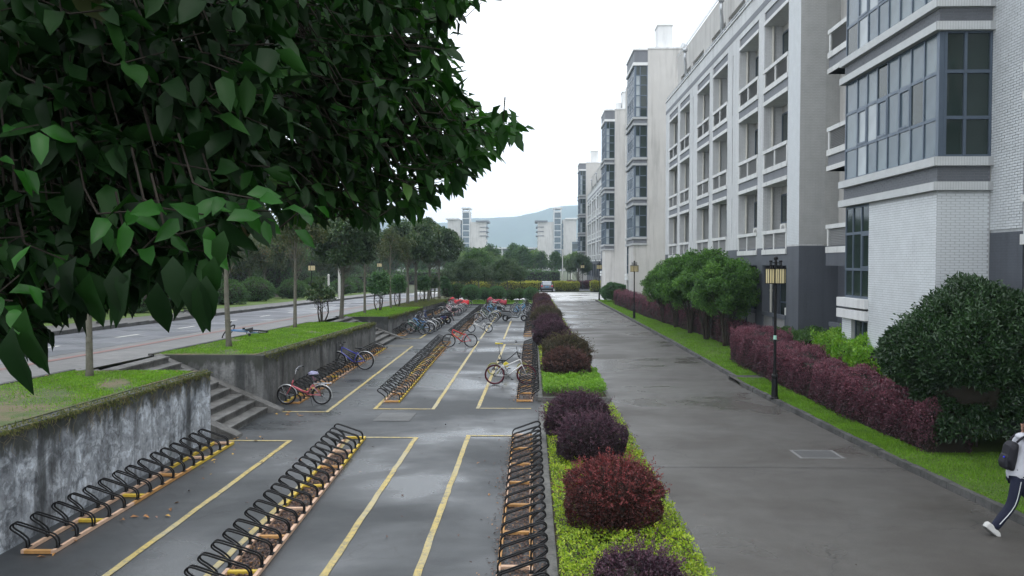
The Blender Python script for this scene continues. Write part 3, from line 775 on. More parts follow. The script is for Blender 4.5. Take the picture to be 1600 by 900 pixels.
def facade(root, Y, near):
    "balcony front starting at local y=Y, 29.3 long"
    end = 29.3
    piers = [(0, 1.4), (4.6, 5.45), (8.65, 10.9), (14.1, 14.95), (18.2, 20.5), (23.7, 24.55), (27.8, end)]
    for (a, c) in piers:
        b = MB()
        if c-a > 1.9:
            m = (a+c)/2+.1
            b.box(0, .9, Y+a, Y+m-.06, 4.64, 13.9); b.box(0, .9, Y+m+.06, Y+c, 4.64, 13.9)
            b.box(.25, .9, Y+m-.06, Y+m+.06, 4.64, 13.9)
            for z in (4.64, 7.15, 10.45): b.box(.006, .25, Y+m-.06, Y+m+.06, z, z+.62)
        else: b.box(0, .9, Y+a, Y+c, 4.64, 13.9)
        b.build('pier', M_TILE, root)
    b = MB()
    b.box(0, 1.2, Y, Y+end, 14.29, 15.42)
    for (a, c) in piers: b.box(0, .9, Y+a, Y+c, 13.9, 14.29)
    b.build('parapet', M_TILE, root)
    MB().box(-.012, .1, Y+.0, Y+end, 14.55, 14.80).build('grey_stripe', M_GREY, root)
    MB().box(-.06, .3, Y-.03, Y+end+.03, 15.42, 15.48).build('coping', M_TRIM, root)
    for (a, c) in BAYS: MB().box(.05, .7, Y+a, Y+c, 13.9, 14.29).build('grey_panel', M_GREY, root)
    for (a, c) in BAYS: MB().box(-.03, .9, Y+a, Y+c, 13.76, 13.9).build('top_beam', M_TRIM, root)
    # back wall and windows
    MB().box(.76, 9, Y+.02, Y+end-.02, 4.6, 15.4).build('back_wall', M_RENDER, root)
    MB().box(.76, 9, Y+.02, Y+end-.02, -1, 4.6).build('ground_floor_wall', M_DARKG, root)
    for (a, c) in BAYS:
        for z in (13.76, 10.46, 7.16, 3.93):
            ys = [Y+a+.35, Y+a+.35+(c-a-.6)/3, Y+a+.35+2*(c-a-.6)/3, Y+c-.12]
            if near: window_x(root, .72, ys, [z-2.4, z-1.5, z-.35], glass=M_PANED)
            else:
                q = MB().box(.72, .74, ys[0], ys[-1], z-2.4, z-.35).build('window', M_FRAME, root)
                MB().box(.705, .719, ys[0]+.06, ys[-1]-.06, z-2.34, z-.41).build('pane', M_PANED, q)
    # slate coloured ground floor
    b = MB(); b.box(0, .9, Y, Y+end, 3.93, 4.64)
    for (a, c) in piers: b.box(0, .9, Y+a, Y+c, -1, 3.93)
    for (a, c) in BAYS: b.box(.02, .2, Y+a, Y+c, -1, 1.1)
    b.build('base_storey', M_DARKG, root)
    for (a, c) in BAYS:
        for zt in (11.93, 8.63, 5.33):
            rail_unit(0, Y+a, Y+c, zt, (M_RAIL, M_GREY), root, slats=near, ground=(zt < 6))
        rail_unit(.0, Y+a, Y+c, 2.03, (M_DARKG, M_DARKG), root, slats=near, ground=True)
        b = MB(); b.tube([(.35, Y+c-.06, .5), (.35, Y+c-.06, 13.75)], .055, 6)
        for z in np.arange(1.2, 13, 1.65): b.tube([(.35, Y+c-.06, z), (.35, Y+c-.06, z+.09)], .07, 6)
        b.build('drainpipe', M_PVC, root)
    # set-back top storey
    b = MB(); xs = .8
    b.box(xs, 9, Y+.0, Y+end, 16.95, 18.55); b.box(xs, 9, Y, Y+end, 15.4, 15.75)
    for (a, c) in piers: b.box(xs, 9, Y+a+.1, Y+c-.1, 15.75, 16.95)
    b.build('top_storey', M_RENDER, root)
    MB().box(xs+.9, 8.9, Y+.1, Y+end-.1, 15.75, 16.95).build('top_windows', M_PANED, root)
    b = MB(); b.tube([(xs-.04, Y, 18.62), (xs-.04, Y+end, 18.62)], .03, 5); b.tube([(xs-.04, Y, 18.75), (xs-.04, Y+end, 18.75)], .02, 5)
    b.build('roof_rail', M_STEEL, root)
    b = MB(); b.tube([(.05, Y, 15.72), (.05, Y+end, 15.72)], .028, 5); b.tube([(.05, Y, 15.6), (.05, Y+end, 15.6)], .02, 5)
    for y in np.arange(Y, Y+end, 1.5): b.tube([(.05, y, 15.45), (.05, y, 15.72)], .02, 4)
    b.build('terrace_rail', M_STEEL, root)
    for y in (14.2, 5.0, 24.3):
        b = MB(); b.tube([(.45, Y+y, 15.4), (.45, Y+y, 16.9), (.35, Y+y-.25, 17.3), (.35, Y+y-.3, 17.7)], .09, 8); b.tube([(.35, Y+y-.3, 17.7), (.35, Y+y-.3, 17.95)], .15, 8)
        b.build('vent_pipe', M_STEEL, root, smooth=True)
def near_extra(root):
    "recess between tower and balcony front, and the wall on the near side of the tower"
    # recess
    MB().box(1.4, 9, 5.15, 12.25, 4.62, 21).build('recess_wall', M_RENDER, root)
    MB().box(1.4, 9, 5.15, 12.25, -1, 4.62).build('recess_base', M_DARKG, root)
    MB().box(.02, 1.4, 12.252, 12.9, 4.65, 15.4).build('return_core', M_MORT2, root)
    MB().box(.006, 1.4, 12.24, 12.9, -1, 4.645).build('return_base', M_DARKG, root)
    brick_wall('return_bricks', root, (.0, 12.25, 0), (1, 0, 0), 1.4, 4.7, 15.35, (0, -1, 0), M_BRICKD)
    brick_wall('pier_bricks', root, (.0, 12.25+1.4, 0), (0, -1, 0), 1.4, 4.7, 13.8, (-1, 0, 0), M_BRICK)
    for zt in (15.23, 11.93, 8.63):
        rail_unit(.55, 5.6, 11.0, zt, (M_RAIL, M_GREY), root)
        b = MB(); b.box(.55, 1.4, 10.86, 11.0, zt-.14, zt); b.box(.55, 1.4, 5.6, 11, zt-1.47, zt-1.33); b.build('balcony_return', M_RAIL, root)
    rail_unit(.55, 5.2, 11.0, 5.33, (M_RAIL, M_GREY), root, ground=True)
    MB().box(.52, 1.4, 5.2, 11.0, 3.93, 4.6).build('base_beam', M_DARKG, root)
    rail_unit(.55, 5.2, 10.6, 2.03, (M_DARKG, M_DARKG), root, ground=True)
    window_x(root, 1.37, [6.5, 7.6, 8.7, 9.8], [5.0, 6.0, 6.9], glass=M_PANED)
    # near wall: narrow pier and the recess beyond it
    MB().box(.02, 9, -1.15, -.0, 4.64, 21).build('near_pier_core', M_MORTAR, root)
    MB().box(.0, 9, -1.16, -.0, -1, 4.64).build('near_pier_base', M_DARKG, root)
    brick_wall('near_pier_bricks', root, (.0, -.0, 0), (0, -1, 0), 1.15, 4.7, 15, (-1, 0, 0), M_BRICK, th=.003)
    brick_wall('near_pier_bricks', root, (.0, -1.15, 0), (1, 0, 0), 1.2, 4.7, 15, (0, -1, 0), M_BRICKD)
    MB().box(1.0, 9, -14, -1.15, 4.64, 21).build('near_wall', M_RENDER, root)
    MB().box(1.0, 9, -14, -1.15, -1, 4.64).build('near_base', M_DARKG, root)
    MB().box(.15, 1.0, -14, -1.45, 3.93, 4.6).build('base_beam', M_DARKG, root)
    for zt in (15.23, 11.93, 8.63, 5.33):
        rail_unit(-.12, -6.5, -1.35, zt, (M_RAIL, M_GREY), root, ground=(zt < 6))
    window_x(root, .97, [-4, -3.2, -2.4, -1.5], [5.2, 6.2, 6.9], glass=M_PANED)
XW = 10.75
blg = thing('dormitory_building', 'nearest pale brick dormitory with glazed bay tower and balcony front on the right', 'building', (XW, 19.5, BZ), scale=BK)
tower(blg, True); near_extra(blg); facade(blg, 12.25, True)
bl2 = thing('dormitory_building', 'beige gabled block with glazed corner tower and tall white stair head on its roof', 'building', (XW, 19.5+51*BK, BZ), scale=BK)
tower(bl2, False); gable(bl2); roof_bits(bl2, True)
bl3 = thing('dormitory_building', 'third block along the lane, its corner tower seen left of the beige gabled block', 'building', (XW, 19.5+77.6*BK, BZ), scale=BK)
tower(bl3, False); gable(bl3); roof_bits(bl3, False)
for o in list(bl3.children):
    pass
facade(bl3, 17.0, False)
freeze(bl2)
bl4 = copy_tree(bl2); bl4.location = (XW, 19.5+127.5*BK, BZ); bl4['label'] = 'farthest dormitory block at the end of the row, behind the third block'
KIDS.clear()
# air conditioners on the balconies
def ac_unit(loc, label, rz=0.0):
    t = thing('air_conditioner', label, 'air conditioner', loc, rz, group='air conditioners on the balconies')
    MB().box(0, .3, -.4, .4, 0, .58).build('casing', M_AC, t, bevel=.012)
    b = MB()
    for r in (.06, .12, .18, .22): b.torus((-.012, -.08, .29), r, .008, 14, 4, 'x')
    for i in range(6):
        a = i*math.pi/3; b.tube([(-.012, -.08, .29), (-.012, -.08+.22*math.cos(a), .29+.22*math.sin(a))], .006, 4)
    b.build('fan_grille', M_LOUV, t)
    b = MB(); b.box(.02, .06, -.36, -.3, -.05, 0); b.box(.02, .06, .3, .36, -.05, 0); b.build('feet', M_BLACK, t)
def bw(x, y, z): return (XW+BK*x, 19.5+BK*y, BZ+BK*z)
for (y, z, lab) in ((14.9, 5.05, 'white air conditioner on the lowest pale balcony nearest the corner pier'), (18.8, 5.05, 'white air conditioner on the lowest pale balcony second from the corner pier'),
                    (14.6, 8.2, 'white air conditioner peeping over the second balcony rail nearest the corner pier'), (18.5, 8.2, 'white air conditioner peeping over the second balcony rail, second bay from the corner'),
                    (14.7, 11.5, 'white air conditioner behind the top balcony rail nearest the corner pier'), (18.5, 11.5, 'white air conditioner behind the top balcony rail, second bay from the corner'),
                    (14.2, 1.78, 'ivory air conditioner on the slate ground floor ledge right of the near lamp post'), (18.1, 1.78, 'ivory air conditioner on the slate ground floor ledge left of the near lamp post'),
                    (32.9, 5.05, 'small white air conditioner low on the balcony front, far end of the facade'), (36.9, 5.05, 'farthest white air conditioner on the lowest row of pale balconies')):
    ac_unit(bw(.22, y, z), lab)

# ================= BICYCLE RACKS =================
def hoop_mesh(n=6, k=3):
    b = MB()
    prof = [(0, 0), (0, .10), (-.05, .17), (-.16, .21), (-.52, .335), (-.60, .335), (-.635, .29), (-.61, .25), (-.52, .19), (-.44, .12), (-.42, .07), (-.42, 0)]
    P = smooth_path([(x, 0, z) for x, z in prof], k)
    for y in (-.033, .033): b.tube([p+Vector((0, y, 0)) for p in P], .0125, n)
    for (x, z) in ((0, .012), (-.42, .012)): b.box(x-.03, x+.03, -.055, .055, .0, .008)
    return b.mesh('hoop', M_BLACK, True)
HOOP = hoop_mesh(6, 3); HOOPF = hoop_mesh(4, 1)
def rack(label, x0, y0, x1, y1, n, rails, face=1, seed=0, far=False, group='bicycle racks in rows'):
    """x0,y0 near end of the rail where the wheels come in; hoops lean away from it; face=1 leans to -x"""
    rr = random.Random(seed)
    L_ = math.hypot(x1-x0, y1-y0); a = math.atan2(-(x1-x0), y1-y0)
    t = thing('bicycle_rack', label, 'bicycle rack', (x0, y0, .004), a, group=group)
    W = .42*-face
    zt = .055
    k = max(2, int(L_/2.3)); seg = L_/k
    for i in range(k):
        for xr in (0, W):
            m = rails[rr.randrange(len(rails))]
            MB().box(xr-.024, xr+.024, seg*i+.004, seg*(i+1)-.004, .004, zt).build('rail', m, t)
    nb = max(3, int(L_/1.35))
    for i in range(nb+1):
        y = .03+(L_-.06)*i/nb
        m = rails[rr.randrange(len(rails))] if i % 3 else M_WOODO
        MB().box(min(.024, W+.024), max(-.024, W-.024), y-.035, y+.035, .008, zt-.004).build('crosspiece', m, t)
    sp = L_/n
    for i in range(n):
        o = link('hoop', HOOPF if far else HOOP, t, loc=(0, .14+sp*i+rr.uniform(-.025, .025), zt), rot=(rr.uniform(-.06, .06), rr.uniform(-.02, .02), rr.uniform(-.06, .06)))
        if face < 0: o.scale = (-1, 1, 1)
    return t
rack('nearest bicycle rack, against the cracked pale retaining wall at lower left', -6.58, 11.0, -6.60, 17.9, 15, [M_WOODP, M_WOODP, M_WOODO, M_WOODY], seed=1)
rack('near middle bicycle rack with brown leaf litter between its timber rails', -3.40, 7.6, -3.80, 18.55, 24, [M_WOODP, M_WOODP, M_WOODY], seed=2)
rack('near right bicycle rack leaning towards the hedge bed', -.42, 7.8, -.42, 18.9, 23, [M_WOODP, M_WOODO], face=-1, seed=3)
rack('rack by the mossy wall holding the pink and the blue bicycles', -6.62, 23.1, -6.85, 38.2, 34, [M_WOODO, M_WOODO, M_WOODY, M_WOODP], seed=4, far=False)
rack('long empty middle rack that ends at the red bicycle', -3.80, 23.4, -4.12, 41.6, 42, [M_WOODO, M_WOODP, M_WOODY], seed=5)
rack('right hand rack beside the white and red bicycle', -.40, 23.6, -.36, 40.2, 38, [M_WOODO, M_WOODP], face=-1, seed=6)
rack('rack by the third retaining wall under the parked mopeds', -7.0, 45.1, -7.1, 57.3, 26, [M_WOODO, M_WOODP], seed=7, far=True)
rack('middle rack beyond the red bicycle, holding the white bicycles', -3.9, 44.5, -3.9, 73, 60, [M_WOODO, M_WOODP], seed=8, far=True)
rack('far right rack beyond the white and red bicycle, beside the silver scooter', -.40, 44.9, -.36, 75, 66, [M_WOODO, M_WOODP], face=-1, seed=9, far=True)
rack('farthest left rack holding the pink bicycles near the red cover', -7.5, 62.4, -7.5, 76, 28, [M_WOODO], seed=10, far=True)

# ================= LAMP POSTS =================
def lamp_post(label, x, y, z, hgt=4.05, rz=0.0, n=4, group='black lamp posts with cream lanterns'):
    t = thing('lamp_post', label, 'lamp post', (x, y, z), rz, group=group)
    H_ = hgt
    b = MB(); b.lathe([(.12, 0), (.12, .04), (.095, .07), (.085, .45), (.075, .6), (.095, .63), (.095, .68), (.06, .72), (.05, .8), (.042, 1.0), (.038, H_-.1), (.03, H_-.05)], n=12)
    b.build('post', M_BLACK, t, smooth=False)
    b = MB(); b.ball((0, 0, H_-.0), .062, 8); b.build('finial', M_BLACK, t, smooth=True)
    for k in range(n):
        a = 2*math.pi*k/n+.35; c, s_ = math.cos(a), math.sin(a)
        b = MB(); b.tube([(0, 0, H_-.20), (c*.19, s_*.19, H_-.20)], .014, 6); b.tube([(0, 0, H_-.12), (c*.19, s_*.19, H_-.13)], .01, 6)
        b.tube([(c*.19, s_*.19, H_-.11), (c*.19, s_*.19, H_-.27)], .016, 6); b.ball((c*.19, s_*.19, H_-.08), .03, 6)
        b.build('arm', M_BLACK, t)
        L_ = thing('lantern', None, None, (c*.19, s_*.19, H_-.27), a); L_.parent = t
        fr = MB(); w_ = .088
        fr.box(-w_-.012, w_+.012, -w_-.012, w_+.012, -.03, 0); fr.box(-w_-.008, w_+.008, -w_-.008, w_+.008, -.46, -.435)
        for (x_, y_) in ((-1, -1), (1, -1), (1, 1), (-1, 1)): fr.box(x_*w_-.008, x_*w_+.008, y_*w_-.008, y_*w_+.008, -.44, -.03)
        for (x_, y_) in ((0, -1), (0, 1), (1, 0), (-1, 0)): fr.box(x_*w_-.005, x_*w_+.005, y_*w_-.005, y_*w_+.005, -.44, -.03)
        fr.build('frame', M_BLACK, L_)
        MB().box(-w_+.006, w_-.006, -w_+.006, w_-.006, -.435, -.03).build('glass', M_LAMPG, L_)
    return t
lp = lamp_post('near black lamp post with four cream lanterns, in front of the mauve hedge', 7.02, 23.7, .1)
MB().lathe([(.0465, 1.72), (.0465, 1.84)], n=12).build('sticker', plain('pale green sticker', (.35, .6, .5), .5, bump=0), lp)
lamp_post('second black lamp post, on the lawn left of the multi-stemmed trees', 7.3, 58.2, .1)
lamp_post('third black lamp post, by the round clipped bush at the end of the lane', 7.3, 88.0, .1)
lamp_post('far lamp post right of the car, second last along the lane axis', 8.0, 128, 0)
lamp_post('farthest lamp post in line with the lane, above the low hedges', 6.2, 140, 0)
lamp_post('dark lamp post across the street, half hidden by the hanging broad leaves', *atu(155, 510), zu(33)+.1, hgt=4.0)
x_, y_ = atu(485, 476); lamp_post('lamp post across the street, left of the white poles', -18.6, 69, zu(69)+.12, hgt=3.3)
lamp_post('far lamp post across the street behind the tall leaning trunk', -18.6, 100, zu(100)+.12, hgt=4.0)
def mast(label, x, y, z, h, r, cat='pole', arm=0):
    t = thing('white_pole', label, cat, (x, y, z))
    MB().lathe([(r, 0), (r*.9, h*.5), (r*.7, h)], n=10).build('pole', M_AC, t)
    MB().box(-r*2, r*2, -r*2, r*2, -.02, .04).build('base_plate', M_AC, t)
    MB().ball((0, 0, h), r*.9, 6).build('cap', M_AC, t)
    if arm:
        b = MB(); b.tube([(0, 0, h-.05), (-arm*.5, 0, h+.1), (-arm, 0, h+.05)], .04, 6); b.box(-arm-.5, -arm, -.1, .1, h-.02, h+.08); b.build('lamp_arm', M_AC, t)
    return t
mast('tall white pole across the street, right of the leaning tree trunk', -17.9, 76, zu(76)+.1, 4.3, .13)
mast('shorter white pole across the street, left of the leaning tree trunk', -18.9, 76, zu(76)+.1, 2.2, .13)
mast('tall pale street light with an arm near the far grove', 6.3, 165, 0, 6.8, .12, 'street light', arm=1.4)
mast('thin pale mast in front of the far grove, right of the round trees', -28, 215, 0, 10, .16)
mast('thin pale mast in front of the far grove, nearer the building', 10.5, 215, 0, 9.5, .16)
x_, y_ = atu(312, 470); 

# ================= BICYCLES =================
def col(name, c, **k): return plain(name, c, .35, coat=.3, var=.05, bump=0, **k)
C_ = {'pink': col('coral pink paint', (.45, .10, .12)), 'blue': col('royal blue paint', (.06, .07, .38)), 'red': col('bright red paint', (.55, .03, .03)),
      'white': col('white bicycle paint', (.6, .6, .6)), 'black': col('black bicycle paint', (.015, .015, .017)), 'silver': col('silver bicycle paint', (.42, .44, .45)),
      'teal': col('teal bicycle paint', (.03, .25, .32)), 'lblue': col('sky blue paint', (.08, .24, .5)), 'yellow': col('yellow bicycle paint', (.6, .5, .05)),
      'dgreen': col('dark green paint', (.03, .10, .07)), 'palepink': col('pale pink paint', (.55, .32, .36)), 'navy': col('navy paint', (.02, .03, .09)), 'dsilver': col('dark silver scooter paint', (.13, .14, .15)), 'orange': col('orange paint', (.6, .25, .03))}
M_SEAT = plain('black saddle vinyl', (.02, .02, .022), .5, bump=0)
M_BASK = plain('black wire basket', (.02, .02, .02), .5, bump=0)
WCACHE = {}
def wheel_parts(R_, rimmat, thin=False, tyre=None):
    key = (round(R_, 3), rimmat.name, tyre.name if tyre else '')
    if key not in WCACHE:
        a = MB().torus((0, 0, 0), R_-.024, .024 if not thin else .015, 28, 6).mesh('tyre', tyre or M_RUB, True)
        b_ = MB().torus((0, 0, 0), R_-.052, .008, 28, 4).mesh('rim', rimmat, True)
        c = MB()
        for i in range(16):
            t_ = math.pi*2*i/16; t2 = t_+.35*(1 if i % 2 else -1)
            c.tube([(.02*math.cos(t2), .02*(1 if i % 2 else -1), .02*math.sin(t2)), ((R_-.045)*math.cos(t_), 0, (R_-.045)*math.sin(t_))], .0018, 3)
        c = c.mesh('spokes', M_CHROME)
        h = MB().tube([(0, -.04, 0), (0, .04, 0)], .022, 8).mesh('hub', M_CHROME)
        WCACHE[key] = (a, b_, c, h)
    return WCACHE[key]
def bicycle(label, x, y, heading, frame='diamond', paint='red', R_=.33, basket=False, fenders=None, carrier=False, lean=.0, rim=None, group='bicycles parked in the racks', seat=None, z=.004, rotm=None, steer=0.0, tyre=None, stand=True):
    """x,y = rear wheel contact point; heading = direction (radians) the front wheel points to"""
    t = thing('bicycle', label, 'bicycle', (x, y, z), heading, group=group)
    t.rotation_euler = (lean, 0, heading)
    if rotm is not None: t.rotation_euler = rotm
    fold = frame == 'fold'
    wb = 1.05 if not fold else 1.0
    rimm = rim or M_CHROME; P_ = C_[paint]
    bb = (.43, 0, R_-.05 if not fold else .3); hub = (0, 0, R_); fh = (wb, 0, R_)
    ht = (wb-.20, 0, .86 if not fold else .70); hb = (wb-.155, 0, .68 if not fold else .55); st = (.24, 0, .74 if not fold else .58)
    b = MB()
    if frame == 'diamond':
        b.tube([ht, st], .016, 7); b.tube([hb, bb], .019, 7)
    elif frame == 'step':
        b.tube([ht, (.55, 0, .5), (.36, 0, .45)], .018, 7); b.tube([hb, (.62, 0, .40), bb], .019, 7)
    elif frame == 'mtb':
        b.tube([ht, (.30, 0, .60)], .022, 7); b.tube([hb, bb], .026, 7); st = (.27, 0, .68)
    elif frame == 'fold':
        b.tube([hb, (.62, 0, .43), (.46, 0, .36)], [.026, .034, .03], 8); b.tube([(.46, 0, .36), (.36, 0, .38)], .024, 7)
    elif frame == 'curve':
        b.tube(smooth_path([ht, (.62, 0, .66), (.38, 0, .50), (.12, 0, .40), hub], 4), .018, 7); b.tube([(.42, 0, .53), bb], .014, 6)
    b.tube([bb, st], .017, 7)
    for s_ in (-1, 1):
        b.tube([(bb[0], .02*s_, bb[2]), (0, .06*s_, R_)], .009, 6); b.tube([(st[0], .02*s_, st[2]-.02), (0, .06*s_, R_)], .0085, 6)
    b.tube([hb, ht], .022, 8)
    b.build('frame', P_, t, smooth=True)
    steerp = thing('fork', None, None, (0, 0, 0)); bpy.data.objects.remove(steerp)
    f = MB()
    for s_ in (-1, 1): f.tube([(hb[0], .015*s_, hb[2]-.01), (hb[0]+.03, .055*s_, hb[2]-.05), (wb, .06*s_, R_)], .011, 6)
    f.build('fork', C_['black'] if paint not in ('pink', 'white') else P_, t, smooth=True)
    for nm, pos, turn in (('wheel', hub, 0), ('wheel', fh, steer)):
        a, r_, sp, h = wheel_parts(R_, rimm, tyre=tyre)
        w0 = link('wheel', a, t, loc=pos, rot=(0, random.uniform(0, 1), turn)); w0.rotation_mode = 'ZYX' if False else 'XYZ'
        link('rim', r_, w0); link('spokes', sp, w0); link('hub', h, w0)
    # handlebar
    hz = ht[2]+(.12 if not fold else .30)+(.2 if frame == 'curve' else 0); hx = ht[0]-(.04 if not fold else .10)
    b = MB(); b.tube([ht, (hx, 0, hz)], .013, 6)
    if frame in ('mtb', 'diamond', 'curve'): b.tube([(hx-.03, -.28, hz+.03), (hx+.04, -.12, hz+.01), (hx+.04, .12, hz+.01), (hx-.03, .28, hz+.03)], .011, 6)
    else: b.tube([(hx-.14, -.27, hz+.05), (hx-.02, -.22, hz+.06), (hx+.03, -.06, hz), (hx+.03, .06, hz), (hx-.02, .22, hz+.06), (hx-.14, .27, hz+.05)], .011, 6)
    hbr = b.build('handlebar', M_CHROME if frame != 'mtb' else M_BLACK, t, smooth=True)
    for s_ in (-1, 1):
        e = (hx-.14, .27*s_, hz+.05) if frame in ('step', 'fold') else (hx-.03, .28*s_, hz+.03)
        MB().tube([e, (e[0]+.06, e[1]-.09*s_ if frame not in ('step', 'fold') else e[1]-.02*s_, e[2])], .017, 7).build('grip', M_BLACK, hbr)
        MB().tube([(e[0]+.05, e[1]-.07*s_, e[2]-.01), (e[0]+.10, e[1], e[2]-.05)], .005, 4).build('brake_lever', M_CHROME, hbr)
    # seat
    sx = st[0]-.05; sz = st[2]+(.12 if not fold else .24)
    if seat: sz = seat
    MB().tube([st, (sx, 0, sz)], .013, 6).build('seat_post', M_CHROME, t)
    b = MB(); b.hexa([(sx-.12, -.07, sz), (sx+.15, -.02, sz+.005), (sx+.15, .02, sz+.005), (sx-.12, .07, sz)], [(sx-.13, -.085, sz+.06), (sx+.16, -.018, sz+.04), (sx+.16, .018, sz+.04), (sx-.13, .085, sz+.06)])
    b.build('saddle', M_SEAT if frame != 'curve' else C_['yellow'], t, bevel=.015)
    if frame == 'curve': MB().prism([(.36, .30), (.52, .30), (.56, .42), (.44, .50), (.34, .42)], .06, .02).build('folding_joint', C_['yellow'], t)
    # crank and pedals
    b = MB(); b.torus((bb[0], -.045, bb[2]), .085, .006, 18, 4); b.torus((bb[0], -.045, bb[2]), .045, .006, 12, 4); b.tube([(bb[0], -.07, bb[2]), (bb[0], .07, bb[2])], .012, 6)
    a_ = random.uniform(-.8, .8); c, s_ = math.cos(a_)*.165, math.sin(a_)*.165
    b.tube([(bb[0], -.065, bb[2]), (bb[0]+c, -.07, bb[2]+s_)], .008, 5); b.tube([(bb[0], .065, bb[2]), (bb[0]-c, .07, bb[2]-s_)], .008, 5)
    b.tube([(bb[0], -.045, bb[2]+.085), (0, -.045, R_+.03)], .004, 4); b.tube([(bb[0], -.045, bb[2]-.085), (0, -.045, R_-.03)], .004, 4)
    b.torus((0, -.045, R_), .045, .012, 12, 4)
    ck = b.build('crank', M_BLACK, t)
    for sg in (-1, 1):
        px_, pz_ = (bb[0]+c, bb[2]+s_) if sg < 0 else (bb[0]-c, bb[2]-s_)
        MB().box(px_-.045, px_+.045, .075*sg, .16*sg, pz_-.012, pz_+.012).build('pedal', M_BLACK, ck)
    if fenders:
        for cx, a0, a1 in ((0, 20, 195), (wb, 40, 175)):
            b = MB(); n = 12; pv = None
            for i in range(n+1):
                q = R(a0+(a1-a0)*i/n); r_ = R_+.018
                # flat curved band
                cur = [(cx+r_*math.cos(q), y2, R_+r_*math.sin(q)) for y2 in (-.027, .027)]
                cu2 = [(cx+(r_+.008)*math.cos(q), y2*.7, R_+(r_+.008)*math.sin(q)) for y2 in (-.027, .027)]
                nw = [cur[0], cur[1], cu2[0], cu2[1]]
                if pv: b.add(pv+nw, [(0, 1, 5, 4), (1, 3, 7, 5), (3, 2, 6, 7), (2, 0, 4, 6)])
                pv = nw
            for s_ in (-1, 1): b.tube([(cx, .06*s_, R_), (cx+(R_+.02)*math.cos(R(a0+25)), .03*s_, R_+(R_+.02)*math.sin(R(a0+25)))], .004, 4)
            b.build('mudguard', fenders, t)
    if carrier:
        b = MB(); zt = R_*2+.06
        for y2 in (-.06, 0, .06): b.tube([(-.28, y2, zt), (.20, y2, zt)], .006, 4)
        for x2 in (-.28, -.12, .05, .20): b.tube([(x2, -.06, zt), (x2, .06, zt)], .006, 4)
        for s_ in (-1, 1): b.tube([(0, .065*s_, R_), (-.15, .06*s_, zt)], .006, 4); b.tube([(0, .065*s_, R_), (.02, .06*s_, zt)], .006, 4)
        b.build('carrier', M_CHROME, t)
    if basket:
        b = MB(); bx0, bx1, bz0, bz1 = ht[0]+.06, ht[0]+.32, ht[2]-.10, ht[2]+.14
        def ringp(z_, e): return [(bx0-e*0, -.13-e, z_), (bx1+e, -.13-e, z_), (bx1+e, .13+e, z_), (bx0, .13+e, z_)]
        for i in range(6):
            e = .005*i; b.tube(ringp(bz0+(bz1-bz0)*i/5, e), .004 if i < 5 else .008, 4, closed=True)
        B0, B1 = ringp(bz0, 0), ringp(bz1, .03)
        for k in range(4):
            for u in np.arange(0, 1, .14):
                p = Vector(B0[k]).lerp(Vector(B0[(k+1) % 4]), u); q = Vector(B1[k]).lerp(Vector(B1[(k+1) % 4]), u); b.tube([p, q], .0035, 3)
        for u in np.arange(0, 1.01, .2): b.tube([(bx0+(bx1-bx0)*u, -.13, bz0), (bx0+(bx1-bx0)*u, .13, bz0)], .0035, 3)
        b.build('basket', M_BASK, t)
    if stand:
        MB().tube([(bb[0]-.12, .05, bb[2]-.02), (bb[0]-.2, .16, .01)], .008, 5).build('kickstand', M_BLACK, t)
    return t
PI = math.pi
bicycle('coral pink small-wheeled bicycle with white mudguards in the wall rack', -5.93, 22.98, PI, 'fold', 'pink', .28, fenders=M_ALU, carrier=True, lean=-.06, rim=M_CHROME)
tb = thing('plastic_bag', 'crumpled blue and pink plastic bag tied over the saddle of the pink bicycle', 'bag', (-6.3+.12, 23.0, .82))
b = MB(); n0 = 0
b.ball((0, 0, .06), .12, 8, 0, (1.25, .8, .6)); b.v = [(x+random.uniform(-.02, .02), y+random.uniform(-.02, .02), z+random.uniform(-.018, .018)) for x, y, z in b.v]
b.build('bag_body', plain('lilac plastic film', (.28, .28, .42), .3, var=.5, sc=14), tb, smooth=True)
b = MB(); b.tube([(0, 0, .02), (.02, .02, -.07), (.05, -.01, -.12)], [.05, .03, .05], 7); b.build('knot', plain('pink plastic film', (.42, .2, .28), .35, var=.3), tb, smooth=True)
bicycle('royal blue bicycle with front basket and silver mudguards leaning at the mossy wall', -6.25, 30.6, PI, 'mtb', 'blue', .345, basket=True, fenders=M_ALU, lean=-.05)
bicycle('bright red mountain bicycle at the far end of the long middle rack', -2.88, 38.95, PI, 'mtb', 'red', .33, lean=-.06)
bicycle('white and red sports bicycle standing on its kickstand at the right hand rack', -1.2, 26.95, 0, 'mtb', 'white', .34, lean=.10, rim=plain('maroon rim', (.25, .02, .05), .4, bump=0), tyre=plain('dark maroon tyre', (.05, .012, .018), .7, bump=0))
bicycle('black and yellow curved-frame folding bicycle with tall seat, behind the white and red one', -1.35, 29.2, .02, 'curve', 'black', .235, rim=C_['yellow'], tyre=plain('grey yellow tyre', (.25, .25, .10), .7, bump=0), seat=1.12, lean=.03)
bicycle('white small-wheeled bicycle with front basket beyond the red bicycle', -2.48, 47.3, PI, 'fold', 'white', .26, basket=True, carrier=True, lean=-.05)
bicycle('silver city bicycle with a basket, third in the middle rack', -2.55, 55.4, PI, 'step', 'silver', .34, basket=True, fenders=M_ALU, carrier=True, lean=-.04)
bicycle('pale bicycle with a green carrier close behind the silver city bicycle', -2.5, 57.2, PI, 'step', 'dgreen', .33, fenders=C_['yellow'], carrier=True, lean=-.04)
bicycle('bright blue bicycle behind the silver city bicycle', -2.35, 60.2, PI, 'diamond', 'lblue', .33, basket=True, lean=.04)
bicycle('navy bicycle behind the bright blue one in the middle rack', -2.6, 61.5, PI, 'mtb', 'navy', .33, lean=-.04)
